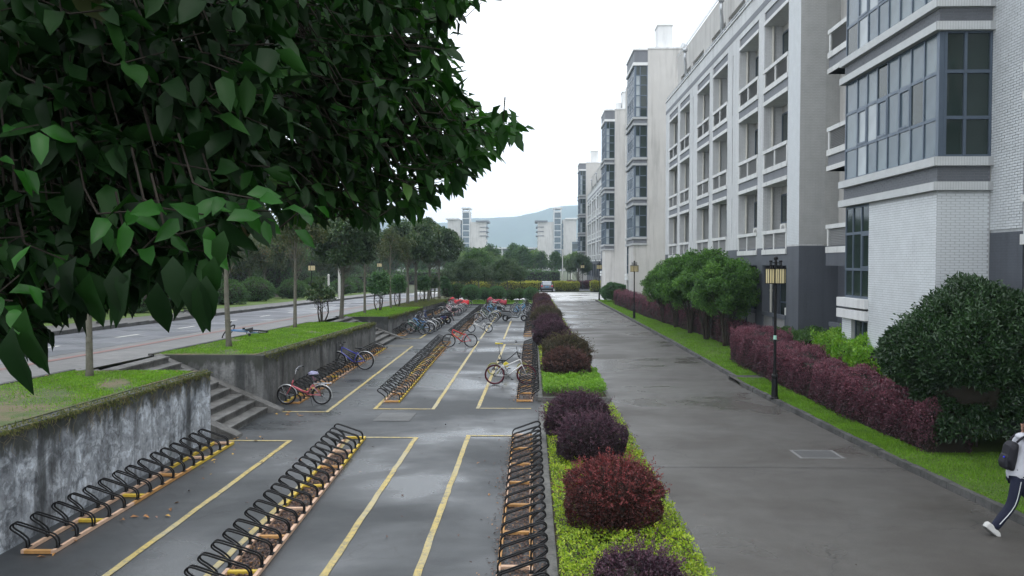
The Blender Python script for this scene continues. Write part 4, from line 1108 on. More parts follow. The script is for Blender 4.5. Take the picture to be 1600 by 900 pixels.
bicycle('teal bicycle deep in the middle rack before the red cover', -2.3, 63.1, PI, 'step', 'teal', .33, fenders=M_ALU, basket=True)
bicycle('second silver bicycle, deep in the middle rack', -2.4, 65.2, PI, 'diamond', 'silver', .34, fenders=M_ALU)
bicycle('black bicycle deep in the middle rack beside the verge', -2.5, 67.4, PI, 'step', 'black', .33, basket=True)
bicycle('last white bicycle of the middle rack', -2.5, 69.3, PI, 'diamond', 'white', .33)
# cluster at the third wall
bicycle('dark green bicycle nearest the stairs by the third wall', -6.05, 46.0, PI, 'mtb', 'dgreen', .345, lean=-.05, basket=True)
bicycle('pale blue bicycle second by the third wall, with silver mudguards', -5.85, 46.9, PI, 'step', 'lblue', .34, fenders=M_ALU, lean=-.04)
bicycle('black bicycle with white mudguards third by the third wall', -5.7, 47.9, PI, 'step', 'black', .34, fenders=M_ALU, basket=True)
bicycle('navy bicycle fourth by the third wall', -5.9, 48.8, PI, 'diamond', 'navy', .34, fenders=C_['white'])
for i, (x, y, pa, fr, lab) in enumerate([(-5.6, 62.6, 'palepink', 'step', 'pale pink bicycle nearest in the farthest left rack'), (-5.7, 63.6, 'white', 'fold', 'white bicycle behind the pale pink one, farthest left rack'),
        (-5.6, 64.8, 'palepink', 'fold', 'second pale pink bicycle in the farthest left rack'), (-5.65, 66.2, 'navy', 'diamond', 'navy bicycle in the farthest left rack before the red cover'),
        (-5.6, 67.6, 'silver', 'step', 'silver bicycle in the farthest left rack before the red cover'), (-5.7, 69.2, 'black', 'diamond', 'black bicycle in the farthest left rack beside the red cover'),
        (-5.7, 74.6, 'white', 'step', 'white bicycle beyond the red cover at the far verge')]):
    bicycle(lab, x, y, PI, fr, pa, .33 if fr != 'fold' else .28, fenders=M_ALU if i % 2 else C_['white'], basket=i in (0, 3, 5), lean=-.04)
for i, (x, y, pa, fr, lab) in enumerate([(-1.35, 63.0, 'lblue', 'step', 'blue bicycle with basket behind the silver scooter'), (-1.4, 64.6, 'teal', 'diamond', 'teal bicycle second behind the silver scooter'),
        (-1.3, 66.2, 'black', 'step', 'black bicycle third behind the silver scooter'), (-1.45, 68.0, 'silver', 'step', 'silver bicycle fourth behind the silver scooter'),
        (-1.3, 70.2, 'dgreen', 'diamond', 'dark green bicycle at the far end of the right racks')]):
    bicycle(lab, x, y, 0, fr, pa, .33, fenders=M_ALU if i % 2 == 0 else None, basket=i in (0, 2, 3), lean=.04)
for (x, y, pa, fr, lab) in ((-5.8, 46.45, 'black', 'step', 'black bicycle wedged between the dark green and the pale blue one'), (-5.95, 47.4, 'lblue', 'mtb', 'bright blue bicycle in the middle of the wall cluster'), (-5.7, 49.5, 'silver', 'step', 'silver bicycle just before the black mopeds'),
        (-5.9, 63.1, 'black', 'mtb', 'black bicycle between the pale pink and white ones, farthest left rack'), (-5.7, 65.5, 'white', 'step', 'white city bicycle in the middle of the farthest left rack'), (-5.8, 68.4, 'palepink', 'step', 'third pale pink bicycle, close to the red cover'),
        (-2.5, 58.6, 'black', 'step', 'black bicycle between the green and the bright blue ones'), (-2.45, 64.2, 'lblue', 'step', 'second bright blue bicycle in the middle rack'), (-2.6, 66.4, 'dgreen', 'diamond', 'dark green bicycle deep in the middle rack')):
    bicycle(lab, x, y, PI, fr, pa, .335, fenders=M_ALU, basket=random.random() < .5, lean=random.uniform(-.08, .0))
# lying bicycles
bx, by = atu(398, 527)
tbk = bicycle('blue bicycle lying on the grass behind the tree on the raised verge', bx+.1, by+.35, PI, 'diamond', 'lblue', .33, z=zu(27)+.10, rotm=(R(-78), R(0), PI+.1), group='bicycles lying on the ground', stand=False, steer=.9)
bicycle('white bicycle fallen over on the pavement across the street', -18.4, 43.0, .4, 'step', 'white', .33, z=zu(43)+.25, rotm=(R(80), 0, .3), group='bicycles lying on the ground', stand=False)

# ================= MOPEDS, SCOOTER =================
def moped(label, x, y, heading, body='silver', box=True, group='mopeds parked in the racks', cover=None, z=.004):
    t = thing('moped', label, 'moped', (x, y, z), heading, group=group)
    P_ = C_[body]; R_ = .23; wb = 1.28
    for px_ in (0, wb):
        a = MB().torus((0, 0, 0), R_-.055, .055, 20, 8).build('wheel', M_RUB, t, smooth=True, loc=(px_, 0, R_))
        c = MB()
        c.torus((0, 0, 0), R_-.10, .012, 16, 5)
        for i in range(5): q = i*2*PI/5; c.tube([(0, 0, 0), ((R_-.1)*math.cos(q), 0, (R_-.1)*math.sin(q))], .014, 5)
        c.tube([(0, -.06, 0), (0, .06, 0)], .05, 10); c.build('rim', M_CHROME, a)
    MB().prism([(-.30, .52), (-.05, .42), (.30, .30), (.42, .24), (.80, .22), (.88, .30), (.45, .36), (.40, .55), (.2, .66), (-.25, .68), (-.36, .62)], .13, .05).build('body', P_, t, bevel=.02)
    MB().prism([(.80, .24), (.92, .24), (1.08, .62), (1.10, .86), (1.0, .92), (.95, .70), (.84, .40)], .17, .06).build('leg_shield', P_, t, bevel=.02)
    MB().prism([(-.28, .68), (.2, .66), (.42, .60), (.44, .66), (.25, .74), (0, .76), (-.28, .79)], .13, .04).build('seat', M_SEAT, t, bevel=.02)
    MB().prism([(wb-.25, .40), (wb+.02, .50), (wb+.27, .36), (wb+.27, .33), (wb+.02, .46), (wb-.25, .36)], .07, .02).build('front_mudguard', P_, t)
    MB().prism([(-.45, .20), (-.28, .52), (-.20, .52), (-.40, .18)], .07, .02).build('rear_mudguard', M_BLACK, t)
    b = MB(); b.tube([(wb, .07, R_), (1.09, .06, .62), (1.0, 0, .95)], .02, 6); b.tube([(wb, -.07, R_), (1.09, -.06, .62), (1.0, 0, .95)], .02, 6); b.build('fork', M_CHROME, t)
    b = MB(); b.tube([(.90, -.33, 1.0), (.98, -.15, .98), (1.0, 0, .96), (.98, .15, .98), (.90, .33, 1.0)], .015, 6); hb_ = b.build('handlebar', M_BLACK, t)
    MB().prism([(.93, .90), (1.12, .86), (1.12, .98), (1.0, 1.04), (.93, 1.02)], .11, .04).build('headlight_housing', P_, t, bevel=.01)
    MB().box(1.10, 1.135, -.06, .06, .88, .97).build('headlight', M_CHROME, t, bevel=.01)
    for s_ in (-1, 1):
        MB().tube([(.95, .22*s_, 1.0), (.93, .26*s_, 1.18)], .006, 4).ball((.93, .26*s_, 1.22), .05, 6, 0, (.3, 1, .8)).build('mirror', M_BLACK, hb_)
    MB().box(-.02, .38, .10, .14, .20, .28).box(.0, .3, .13, .20, .14, .2).build('engine', M_BLACK, t, bevel=.02)
    MB().box(-.40, -.37, -.07, .07, .55, .62).build('tail_light', plain('red tail light', (.4, .02, .02), .3, bump=0), t, bevel=.01)
    if box: MB().prism([(-.60, .82), (-.28, .82), (-.26, .98), (-.34, 1.08), (-.56, 1.08), (-.62, 1.0)], .17, .04).build('top_case', C_['black'], t, bevel=.02)
    MB().tube([(.40, .10, .2), (.36, .22, .01)], .012, 5).build('kickstand', M_BLACK, t)
    return t
moped('silver and black scooter with a top case, parked alone right of the middle rack', -1.78, 56.8, 0, 'dsilver')
moped('black moped nearest, by the third retaining wall', -5.9, 50.6, PI, 'black', False)
moped('black moped second by the third retaining wall', -5.75, 52.2, PI+.05, 'navy', False)
moped('dark moped with a brown seat cover, third by the retaining wall', -5.55, 54.4, PI-.06, 'black', True)
def cover_mesh(label, x, y, heading, c, w=.30):
    t = moped(label[0], x, y, heading, 'black', False)
    # draped cover over it: its own thing
    root = thing('dust_cover', label[1], 'cover', (x, y, .004), heading)
    nu, nv = 22, 9; V = []; Fc = []
    for i in range(nu+1):
        u = i/nu; xx = -.45+u*1.75
        top = .82+.22*math.exp(-((xx-.95)/.22)**2)+.05*math.sin(xx*7)
        for j in range(nv+1):
            v = j/nv*2-1; a_ = abs(v)
            yy = (w+.08*math.exp(-((xx-.95)/.3)**2))*math.sin(v*PI/2)*(1+.05*math.sin(xx*14+v*4))
            zz = top-.38*(a_**2.4)-.02*math.sin(xx*11+v*9)
            V.append((xx, yy, zz))
    for i in range(nu):
        for j in range(nv):
            a = i*(nv+1)+j; Fc.append((a, a+1, a+nv+2, a+nv+1))
    me = bpy.data.meshes.new('cover_cloth'); me.from_pydata(V, [], Fc); me.polygons.foreach_set('use_smooth', [True]*len(Fc)); me.materials.append(c); o = link('cover_cloth', me, root)
    so_ = o.modifiers.new('thick', 'SOLIDIFY'); so_.thickness = .012
M_REDC = plain('red waterproof cloth', (.55, .02, .03), .5, var=.2, sc=9)
cover_mesh(('moped hidden under a bright red cover beside the far verge', 'bright red cover draped over the moped by the far left wall'), -5.9, 71.5, PI, M_REDC)
cover_mesh(('moped under a dark red cover at the end of the middle rack', 'dark red cover draped over the moped at the end of the middle rack'), -2.6, 72.0, PI, plain('dark red cloth', (.30, .03, .05), .6, var=.3, sc=9), .28)

# ================= CAR =================
def car():
    t = thing('parked_car', 'dark grey hatchback seen from behind at the far end of the lane', 'car', (2.25, 116.5, .0))
    P_ = plain('dark grey car paint', (.10, .11, .13), .3, metal=.3, coat=.6, bump=0)
    # lengthwise profile along +y; prism works in x,z so build turned
    g = MB(); g.prism([(0, .25), (.05, .75), (.12, .95), (.9, 1.0), (3.3, .92), (4.1, .75), (4.2, .35), (4.1, .2), (.2, .2)], .88, .06)
    g.v = [(p[1], p[0], p[2]) for p in g.v]; g.build('body', P_, t, bevel=.03)
    g = MB(); g.prism([(.15, .95), (.45, 1.42), (.9, 1.50), (2.0, 1.48), (2.9, .96)], .74, .12)
    g.v = [(p[1], p[0], p[2]) for p in g.v]; g.build('cabin', P_, t, bevel=.03)
    MB().hexa([(-.60, .175, 1.0), (.60, .175, 1.0), (.60, .2, 1.0), (-.60, .2, 1.0)], [(-.52, .40, 1.38), (.52, .40, 1.38), (.52, .46, 1.38), (-.52, .46, 1.38)]).build('rear_window', plain('pale reflecting car glass', (.35, .38, .42), .15, bump=0), t)
    for s_ in (-1, 1):
        MB().box(.60*s_, .86*s_, .0, .12, .72, .92).build('tail_light', plain('red lamp lens', (.45, .02, .03), .25, bump=0), t, bevel=.02)
        for yy in (.75, 3.3):
            w_ = MB().torus((0, 0, 0), .23, .085, 20, 8, 'x').build('wheel', M_RUB, t, loc=(.80*s_, yy, .31), smooth=True)
            MB().torus((0, 0, 0), .14, .03, 14, 5, 'x').ball((0, 0, 0), .1, 6, 0, (.4, 1, 1)).build('rim', M_CHROME, w_)
    MB().box(-.26, .26, -.015, .02, .62, .76).build('number_plate', plain('blue plate', (.03, .18, .35), .4, bump=0), t)
    MB().box(-.85, .85, -.05, .08, .28, .48).build('bumper', M_BLACK, t, bevel=.03)
car()
# ================= PERSON =================
def skin_obj(name, V, E, Rd, mat, parent, sub=2, root=0):
    me = bpy.data.meshes.new(name); me.from_pydata(V, E, []); me.materials.append(mat)
    o = link(name, me, parent)
    m = o.modifiers.new('skin', 'SKIN'); m.use_smooth_shade = True
    sk = me.skin_vertices[0] if me.skin_vertices else None
    if sk is None: return o
    for i, r in enumerate(Rd):
        sk.data[i].radius = (r, r) if not isinstance(r, tuple) else r; sk.data[i].use_root = (i == root)
    s_ = o.modifiers.new('sub', 'SUBSURF'); s_.levels = sub; s_.render_levels = sub
    return o
def person():
    t = thing('person', 'person in grey hooded top and navy trousers striding right, hands behind the head', 'person', (7.09, 12.2, .0))
    M_SKIN = plain('skin', (.45, .27, .20), .5, var=.05, bump=0); M_HOOD = plain('light grey marl jersey', (.50, .51, .56), .9, var=.08, sc=12)
    M_TR = plain('navy track cloth', (.012, .015, .035), .8, var=.2); M_SH = plain('white trainers', (.55, .55, .54), .5, var=.1); M_HAIR = plain('black hair', (.012, .01, .009), .5)
    M_PK = plain('black backpack cloth', (.012, .012, .018), .6, var=.3)
    # coordinates local to (7.2,12.2): rear toe at x=-.33; walks to +x, leaning forward
    # torso + head as one surface
    V = [(.12, 0, .88), (.14, 0, 1.02), (.18, 0, 1.20), (.23, 0, 1.36), (.25, 0, 1.43), (.28, 0, 1.50), (.315, 0, 1.60), (.31, 0, 1.70),
         (.22, .17, 1.37), (.22, -.17, 1.37)]
    # body: pelvis -> neck -> head, legs, arms in one skin
    B = [(.10, 0, .90), (.14, 0, 1.05), (.19, 0, 1.22), (.235, 0, 1.37), (.265, 0, 1.45), (.30, 0, 1.555), (.315, 0, 1.635),   # 0..6
         (.23, .155, 1.365), (.23, -.155, 1.365),                                                                        # 7,8 shoulders
         (.33, .26, 1.30), (.27, .17, 1.50),                                                                             # 9,10 left elbow, wrist
         (.10, -.30, 1.38), (.16, -.15, 1.53),                                                                           # 11,12 right elbow, wrist
         (.08, .09, .84), (.36, .10, .50), (.52, .10, .14),                                                              # 13,14,15 front leg
         (.06, -.09, .84), (-.03, -.10, .46), (-.29, -.10, .16)]                                                         # 16..18 rear leg
    E_ = [(0, 1), (1, 2), (2, 3), (3, 4), (4, 5), (5, 6), (3, 7), (7, 9), (9, 10), (3, 8), (8, 11), (11, 12), (0, 13), (13, 14), (14, 15), (0, 16), (16, 17), (17, 18)]
    Rd = [.085, .085, .09, .085, .05, .072, .075, .055, .055, .04, .027, .04, .027, .075, .052, .038, .075, .055, .038]
    skin_obj('body', B, E_, Rd, M_SKIN, t)
    # hoodie
    H_ = [(.09, 0, .74), (.13, 0, .98), (.185, 0, 1.20), (.23, 0, 1.36), (.255, 0, 1.42), (.22, .165, 1.37), (.33, .27, 1.29), (.275, .18, 1.48), (.22, -.165, 1.37), (.095, -.305, 1.37), (.15, -.165, 1.51)]
    skin_obj('hooded_top', H_, [(0, 1), (1, 2), (2, 3), (3, 4), (3, 5), (5, 6), (6, 7), (3, 8), (8, 9), (9, 10)], [(.205, .185), (.19, .17), (.18, .16), (.155, .14), .085, .085, .062, .048, .085, .062, .048], M_HOOD, t)
    MB().ball((.17, 0, 1.45), .10, 8, 0, (1, 1.1, .55)).build('hood', M_HOOD, t, smooth=True)
    T_ = [(.10, 0, .90), (.08, .085, .80), (.37, .10, .50), (.53, .10, .06), (.06, -.085, .80), (-.03, -.10, .46), (-.30, -.10, .09)]
    skin_obj('trousers', T_, [(0, 1), (1, 2), (2, 3), (0, 4), (4, 5), (5, 6)], [(.12, .11), .10, .075, .07, .10, .078, .07], M_TR, t)
    st = MB()
    P = smooth_path([(.05, -.185, .82), (-.03, -.178, .47), (-.24, -.168, .19)], 4)
    st.tube(P, .007, 4); st.build('trouser_stripe', M_ALU, t)
    for (x, y, z, pit_) in ((-.32, -.10, .10, R(38)), (.57, .10, .07, R(-14))):
        b = MB(); b.prism([(-.12, -.04), (.15, -.045), (.17, -.01), (.12, .035), (-.02, .06), (-.10, .06), (-.13, .02)], .048, .02)
        s_ = b.build('shoe', M_SH, t, loc=(x, y, z), bevel=.012); s_.rotation_euler = (0, pit_, 0)
        MB().prism([(-.13, -.055), (.165, -.06), (.175, -.042), (-.13, -.035)], .05, .008).build('sole', M_KERB, s_)
    # head details
    hx, hz = .315, 1.64
    b = MB(); b.ball((hx-.018, 0, hz+.03), .108, 10, 0, (1.02, .86, .98)); b.v = [p for p in b.v]
    b.build('hair', M_HAIR, t, smooth=True)
    b = MB(); b.ball((hx+.045, 0, hz-.025), .082, 10, 0, (.85, .83, 1.18)); b.build('face', M_SKIN, t, smooth=True)
    b = MB(); b.hexa([(hx+.10, -.016, hz-.045), (hx+.135, -.014, hz-.045), (hx+.135, .014, hz-.045), (hx+.10, .016, hz-.045)], [(hx+.10, -.008, hz+.005), (hx+.112, -.006, hz+.005), (hx+.112, .006, hz+.005), (hx+.10, .008, hz+.005)]); b.build('nose', M_SKIN, t, bevel=.004)
    for s_ in (-1, 1):
        MB().ball((hx+.103, .03*s_, hz+.008), .011, 6, 0, (.6, 1.2, .7)).build('eye', M_HAIR, t)
        MB().ball((hx-.0, .082*s_, hz-.01), .024, 6, 0, (.7, .35, 1.2)).build('ear', M_SKIN, t, smooth=True)
    MB().box(hx+.108, hx+.118, -.022, .022, hz-.073, hz-.066).build('mouth', plain('lips', (.30, .12, .11), .5, bump=0), t)
    # hands with five curled fingers, held at the back of the head
    for (wx, wy, wz, s_) in ((.27, .17, 1.50, 1), (.16, -.15, 1.53, -1)):
        d = (Vector((hx-.11, .03*s_, hz+.0))-Vector((wx, wy, wz))).normalized(); sd = Vector((0, 0, 1)).cross(d).normalized(); up = d.cross(sd)
        o0 = Vector((wx, wy, wz)); Vh = [o0, o0+d*.05, o0+d*.085]; Eh = [(0, 1), (1, 2)]; Rh = [.024, (.034, .02), (.036, .018)]
        h = skin_obj('hand', [tuple(v) for v in Vh], Eh, Rh, M_SKIN, t, sub=1)
        for k, (off, ln) in enumerate(((-.028, .065), (-.009, .075), (.010, .07), (.028, .055))):
            p = o0+d*.09+up*off; q = p+d*ln*.5+sd*-.01*s_; r_ = q+d*ln*.4-sd*.025*s_
            MB().tube([p, q, r_], [.009, .0085, .007], 6).build('finger', M_SKIN, h, smooth=True)
        p = o0+d*.04+up*.03; MB().tube([p, p+up*.025+d*.02, p+up*.03+d*.05], [.011, .01, .008], 6).build('thumb', M_SKIN, h, smooth=True)
    bp = thing('backpack', 'black backpack with a small blue light worn by the striding person', 'backpack', (7.09, 12.2, .0))
    b = MB(); b.prism([(.0, .94), (-.07, .97), (-.11, 1.10), (-.06, 1.32), (.0, 1.39), (.07, 1.36), (.04, 1.10)], .135, .05); b.build('pack', M_PK, bp, bevel=.03)
    b = MB(); b.prism([(-.07, .96), (-.13, .99), (-.15, 1.08), (-.11, 1.19), (-.08, 1.2)], .10, .03); b.build('front_pocket', M_PK, bp, bevel=.015)
    for s_ in (-1, 1):
        MB().tube(smooth_path([(.03, .09*s_, 1.38), (.16, .10*s_, 1.475), (.33, .11*s_, 1.38), (.35, .12*s_, 1.20), (.20, .14*s_, 1.02), (.02, .12*s_, .98)], 4), .016, 5).build('strap', M_PK, bp, smooth=True)
    MB().ball((-.135, -.06, 1.16), .013, 6).build('light', plain('blue plastic light', (.02, .04, .8), .3, bump=0), bp)
person()
# ================= FAR BUILDINGS AND HILLS =================
def far_tower(label, x, y, mirror=1):
    t = thing('far_building', label, 'building', (x, y, 0), 0, group='pale campus buildings in the haze')
    m = mirror
    W1 = M_RENDER
    def bx(nm, a, c, y0, y1, z0, z1, mat, par=t): return MB().box(min(a*m, c*m), max(a*m, c*m), y0, y1, z0, z1).build(nm, mat, par)
    bx('west_wing', -10, -2.6, 0, 14, 0, 28.5, M_RENDER)
    bx('east_wing', 2.6, 11.5, -2, 16, 0, 27, M_RENDER)
    bx('roof_slab', -11, -4, -1, 15, 28.5, 29.3, M_TRIM)
    bx('roof_slab', 6, 13, -3, 17, 27, 27.8, M_GREY)
    st = bx('stair_tower', -1.6, 2.6, -3, 10, 0, 33, M_TILE)
    bx('crown', -2, 3, -3.3, 10.3, 34.3, 35, M_TRIM); bx('crown_post', -1.6, -1.1, -3, 0, 33, 34.3, M_TRIM); bx('crown_post', 2.1, 2.6, -3, 0, 33, 34.3, M_TRIM)
    bx('glass_slot', -2.6, -1.6, 1, 9, 0, 26, M_PANE)
    for k in range(9):
        w_ = bx('window', -1.2, 2.2, -3.06, -2.99, 2+k*3.4, 4.9+k*3.4, M_PANE)
    for k in range(8):
        for j in range(3):
            bx('window', 11.45, 11.56, 1+j*4.6, 4+j*4.6, 2.2+k*3.1, 4.0+k*3.1, M_PANED)
        bx('window', -2.75, -1.65, -.05, .0, 2.2+k*3.1, 4.4+k*3.1, M_PANE)
    for k in range(3): bx('ledge', 8, 12.4, -2.3, 15, 24-k*2.4, 24.4-k*2.4, M_GREY)
    return t
far_tower('left hazy campus tower with a glazed stair shaft, above the round trees', -36.5, 455)
far_tower('right hazy campus tower with a glazed stair shaft, left of the dormitory row', 15, 455, -1)
t = thing('far_building', 'long low hazy block with a flat roof joining the two campus towers', 'building', (-11, 460, 0), 0, group='pale campus buildings in the haze')
MB().box(-24, 26, 0, 12, 0, 10.5).build('wall', M_TILE, t); MB().box(-25, 26.5, -2, 13, 12.4, 13.1).build('roof', M_TRIM, t); MB().box(-24, 26, .5, 12, 10.5, 12.4).build('clerestory', M_GREY, t)
for i in range(11): MB().box(-23+i*4.5, -19.8+i*4.5, -.06, .0, 4, 9.6).build('window', M_PANED, t)
for i in range(12): MB().box(-23.6+i*4.5, -23.1+i*4.5, -1.6, -1.1, 0, 12.4).build('column', M_TRIM, t)
t = thing('far_building', 'small pale hazy block between the right campus tower and the dormitory row', 'building', (27.5, 430, 0), 0, group='pale campus buildings in the haze')
MB().box(-3, 8, 0, 10, 0, 17).build('wall', M_TILE, t); MB().box(-6, -3, 1, 9, 0, 15.5).build('glazed_wing', M_PANE, t); MB().box(-3.4, 8.4, -.4, 10.4, 17, 17.5).build('roof', M_TRIM, t)
for i in range(4): MB().box(-5.9, -3.1, .9, 1.0, 1+i*3.6, 3.6+i*3.6).build('window', M_PANED, t)
def hills():
    xs = np.linspace(-3600, 2600, 150); ys = np.linspace(1900, 3600, 26); V = []; Fc = []
    ridge_x = [-3600, -1500, -700, -450, -300, -137, 0, 60, 146, 400, 900, 2600]; ridge_h = [90, 120, 135, 152, 140, 150, 168, 182, 192, 215, 190, 120]
    from mathutils import noise as mn
    for y in ys:
        for x in xs:
            k = math.exp(-((y-2700)/420.)**2); h = np.interp(x, ridge_x, ridge_h)*k*1.0
            h += (mn.noise(Vector((x/170, y/240, 3)))*14+mn.noise(Vector((x/60, y/70, 1)))*5)*k
            V.append((x, y, h-6*(1-k)))
    nx = len(xs)
    for j in range(len(ys)-1):
        for i in range(nx-1): Fc.append((j*nx+i, j*nx+i+1, (j+1)*nx+i+1, (j+1)*nx+i))
    me = np_mesh('hills', V, Fc, plain('wooded hillside', (.05, .075, .05), .9, var=.4, sc=.02, bump=0), smooth=True)
    link('hills', me)['kind'] = 'structure'
hills()
# ================= VEGETATION =================
L_MAG = leafmat('magnolia foliage', [(0, (.016, .038, .014)), (.5, (.042, .085, .032)), (.85, (.08, .135, .05)), (1, (.12, .13, .055))], .38, .15)
L_MAG2 = leafmat('thin camphor foliage', [(0, (.03, .05, .018)), (.5, (.055, .08, .03)), (.85, (.09, .10, .04)), (1, (.14, .10, .04))], .45, .25)
L_GRN = leafmat('mid green foliage', [(0, (.015, .045, .012)), (.5, (.04, .10, .025)), (1, (.09, .18, .04))], .45, .25)
L_GRN2 = leafmat('fine green foliage', [(0, (.022, .06, .015)), (.5, (.065, .155, .035)), (1, (.15, .30, .06))], .45, .3)
L_GROVE = leafmat('fresh grove foliage', [(0, (.06, .11, .035)), (.5, (.10, .17, .05)), (1, (.17, .24, .07))], .5, .3)
L_OSM = leafmat('glossy dark shrub foliage', [(0, (.012, .035, .012)), (.5, (.025, .06, .02)), (1, (.045, .095, .035))], .35, .1)
L_PUR = leafmat('dull purple foliage', [(0, (.010, .006, .010)), (.45, (.035, .018, .030)), (.8, (.085, .04, .065)), (1, (.16, .08, .11))], .5, .15, tcol=(1.6, .8, .9))
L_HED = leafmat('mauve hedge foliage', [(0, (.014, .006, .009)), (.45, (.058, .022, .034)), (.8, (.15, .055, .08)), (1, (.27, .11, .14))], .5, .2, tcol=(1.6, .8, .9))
L_RED = leafmat('russet foliage', [(0, (.012, .006, .005)), (.45, (.06, .02, .018)), (.8, (.17, .042, .042)), (1, (.32, .08, .085))], .45, .2, tcol=(1.8, .7, .7))
L_BRN = leafmat('olive and purple foliage', [(0, (.012, .013, .007)), (.5, (.05, .05, .025)), (.8, (.08, .05, .04)), (1, (.14, .13, .06))], .5, .2)
L_RP = leafmat('brownish purple foliage', [(0, (.010, .006, .006)), (.45, (.045, .022, .022)), (.8, (.11, .045, .045)), (1, (.18, .09, .08))], .5, .2)
L_LIME = leafmat('lime ground cover', [(0, (.06, .13, .010)), (.35, (.16, .27, .02)), (.7, (.36, .46, .035)), (1, (.55, .56, .07))], .4, .3)
L_BRI = leafmat('bright green shrub foliage', [(0, (.05, .14, .012)), (.5, (.12, .28, .02)), (1, (.28, .44, .05))], .4, .3)
L_CLIP = leafmat('clipped bush foliage', [(0, (.02, .07, .02)), (.5, (.045, .125, .035)), (1, (.09, .20, .05))], .45, .15)
L_YH = leafmat('yellow topped hedge foliage', [(0, (.06, .10, .015)), (.4, (.16, .20, .025)), (.7, (.40, .38, .05)), (1, (.55, .5, .08))], .45, .25)
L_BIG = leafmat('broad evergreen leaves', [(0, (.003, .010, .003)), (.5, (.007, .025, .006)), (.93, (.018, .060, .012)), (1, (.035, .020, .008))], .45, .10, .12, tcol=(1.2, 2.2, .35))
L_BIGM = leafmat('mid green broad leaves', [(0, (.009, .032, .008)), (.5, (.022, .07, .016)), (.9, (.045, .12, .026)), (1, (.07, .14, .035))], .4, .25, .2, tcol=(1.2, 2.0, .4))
L_BIGL = leafmat('skylit broad leaves', [(0, (.011, .055, .008)), (.5, (.018, .085, .011)), (1, (.03, .13, .017))], .38, .25, .25, tcol=(1.2, 1.9, .4))  # same tree's leaves; exposure to the sky put into a lighter green
L_GRASS = leafmat('grass blades', [(0, (.06, .14, .008)), (.5, (.13, .27, .016)), (.9, (.23, .38, .03)), (1, (.32, .30, .09))], .5, .3)
L_MOSS = leafmat('moss and dry creeper', [(0, (.05, .07, .018)), (.5, (.10, .12, .03)), (1, (.20, .18, .08))], .8, .2)
L_FALL = leafmat('fallen leaves', [(0, (.05, .028, .022)), (.5, (.10, .06, .05)), (.8, (.18, .11, .09)), (1, (.42, .22, .07))], .6, .0)
L_DRY = leafmat('orange fallen leaves', [(0, (.22, .10, .03)), (.6, (.38, .17, .04)), (1, (.5, .32, .06))], .6, .0)

def shell_points(n, lumps=14, rough=.16, seed=0, inner=.25, zmin=-.6):
    "points near the surface of a lumpy unit ball, with outward normals; a share lies inside"
    r_ = np.random.default_rng(seed)
    D = norm(r_.normal(size=(int(n*1.5), 3))); D = D[D[:, 2] > zmin][:n]
    C = norm(r_.normal(size=(lumps, 3)))
    b = np.max(np.exp((D@C.T-1)*9), axis=1)
    rad = 1-rough+rough*2*b*r_.uniform(.7, 1, len(D))*.9
    depth = np.where(r_.random(len(D)) < inner, r_.uniform(.55, 1, len(D)), 1-np.abs(r_.normal(0, .05, len(D))))
    return D*(rad*depth)[:, None], D, r_
def shrub_mesh(name, n, size, leaf, lw, mat, seed, kind='quad', rough=.14, zmin=-.75, flat=1.0, spikes=0, lumps=18, lob=.12):
    sx, sy, sz = size
    P, D, r_ = shell_points(n, lumps, rough, seed, zmin=zmin)
    if lob:
        from mathutils import noise as mn
        q = np.array([(mn.noise(Vector(d)*1.6+Vector((seed, 0, 0))), mn.noise(Vector(d)*4.5+Vector((0, seed, 0)))) for d in D])
        P = P*(1+lob*1.6*q[:, :1]+lob*.8*np.minimum(q[:, 1:], .1)); P = P*np.where(q[:, 1:] < -.33, .9, 1.)
    P = P*np.array([sx, sy, sz])
    dirs = norm(D+r_.normal(size=P.shape)*.75+np.array([0, 0, .25])); nr = norm(D*1.0+r_.normal(size=P.shape)*.7)
    L_ = leaf*r_.uniform(.6, 1.3, len(P))
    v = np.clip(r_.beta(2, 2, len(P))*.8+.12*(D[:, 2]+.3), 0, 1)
    if spikes:
        Ps, Ds = [], []
        for i in range(spikes):
            d = norm(r_.normal(size=(1, 3)))[0]; d[2] = abs(d[2])*.9+.15; d /= np.linalg.norm(d)
            p0 = d*np.array([sx, sy, sz])*.93; ln = r_.uniform(.12, .38)*min(1, sz*1.2); bend = r_.normal(size=3)*.25
            k = int(ln/leaf*3)+3
            for j in range(k):
                u = j/k; q = p0+(d+bend*u)*ln*u; Ps.append(q+r_.normal(size=3)*.006); Ds.append(d+r_.normal(size=3)*.9)
        Ps = np.array(Ps); Ds = norm(np.array(Ds))
        P = np.vstack([P, Ps]); dirs = np.vstack([dirs, Ds]); nr = np.vstack([nr, norm(r_.normal(size=Ps.shape))]); L_ = np.append(L_, np.full(len(Ps), leaf*.9)); v = np.append(v, r_.uniform(.6, 1, len(Ps)))
    return leaves(name, P, dirs, nr, L_, L_*lw, mat, kind, v)
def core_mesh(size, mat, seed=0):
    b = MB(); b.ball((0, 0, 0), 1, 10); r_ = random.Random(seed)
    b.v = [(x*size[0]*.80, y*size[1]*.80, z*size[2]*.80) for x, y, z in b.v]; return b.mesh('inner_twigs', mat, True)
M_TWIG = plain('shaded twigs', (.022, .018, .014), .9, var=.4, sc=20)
def stem_mesh(h, r, seed=0, n=5, spread=.3):
    rr = random.Random(seed); b = MB()
    for i in range(n):
        a = 2*PI*i/n+rr.uniform(-.4, .4); x, y = math.cos(a)*spread, math.sin(a)*spread
        b.tube([(0, 0, -.05), (x*.3, y*.3, h*.4), (x, y, h)], [r, r*.8, r*.5], 5)
    return b.mesh('stems', M_BARKD)
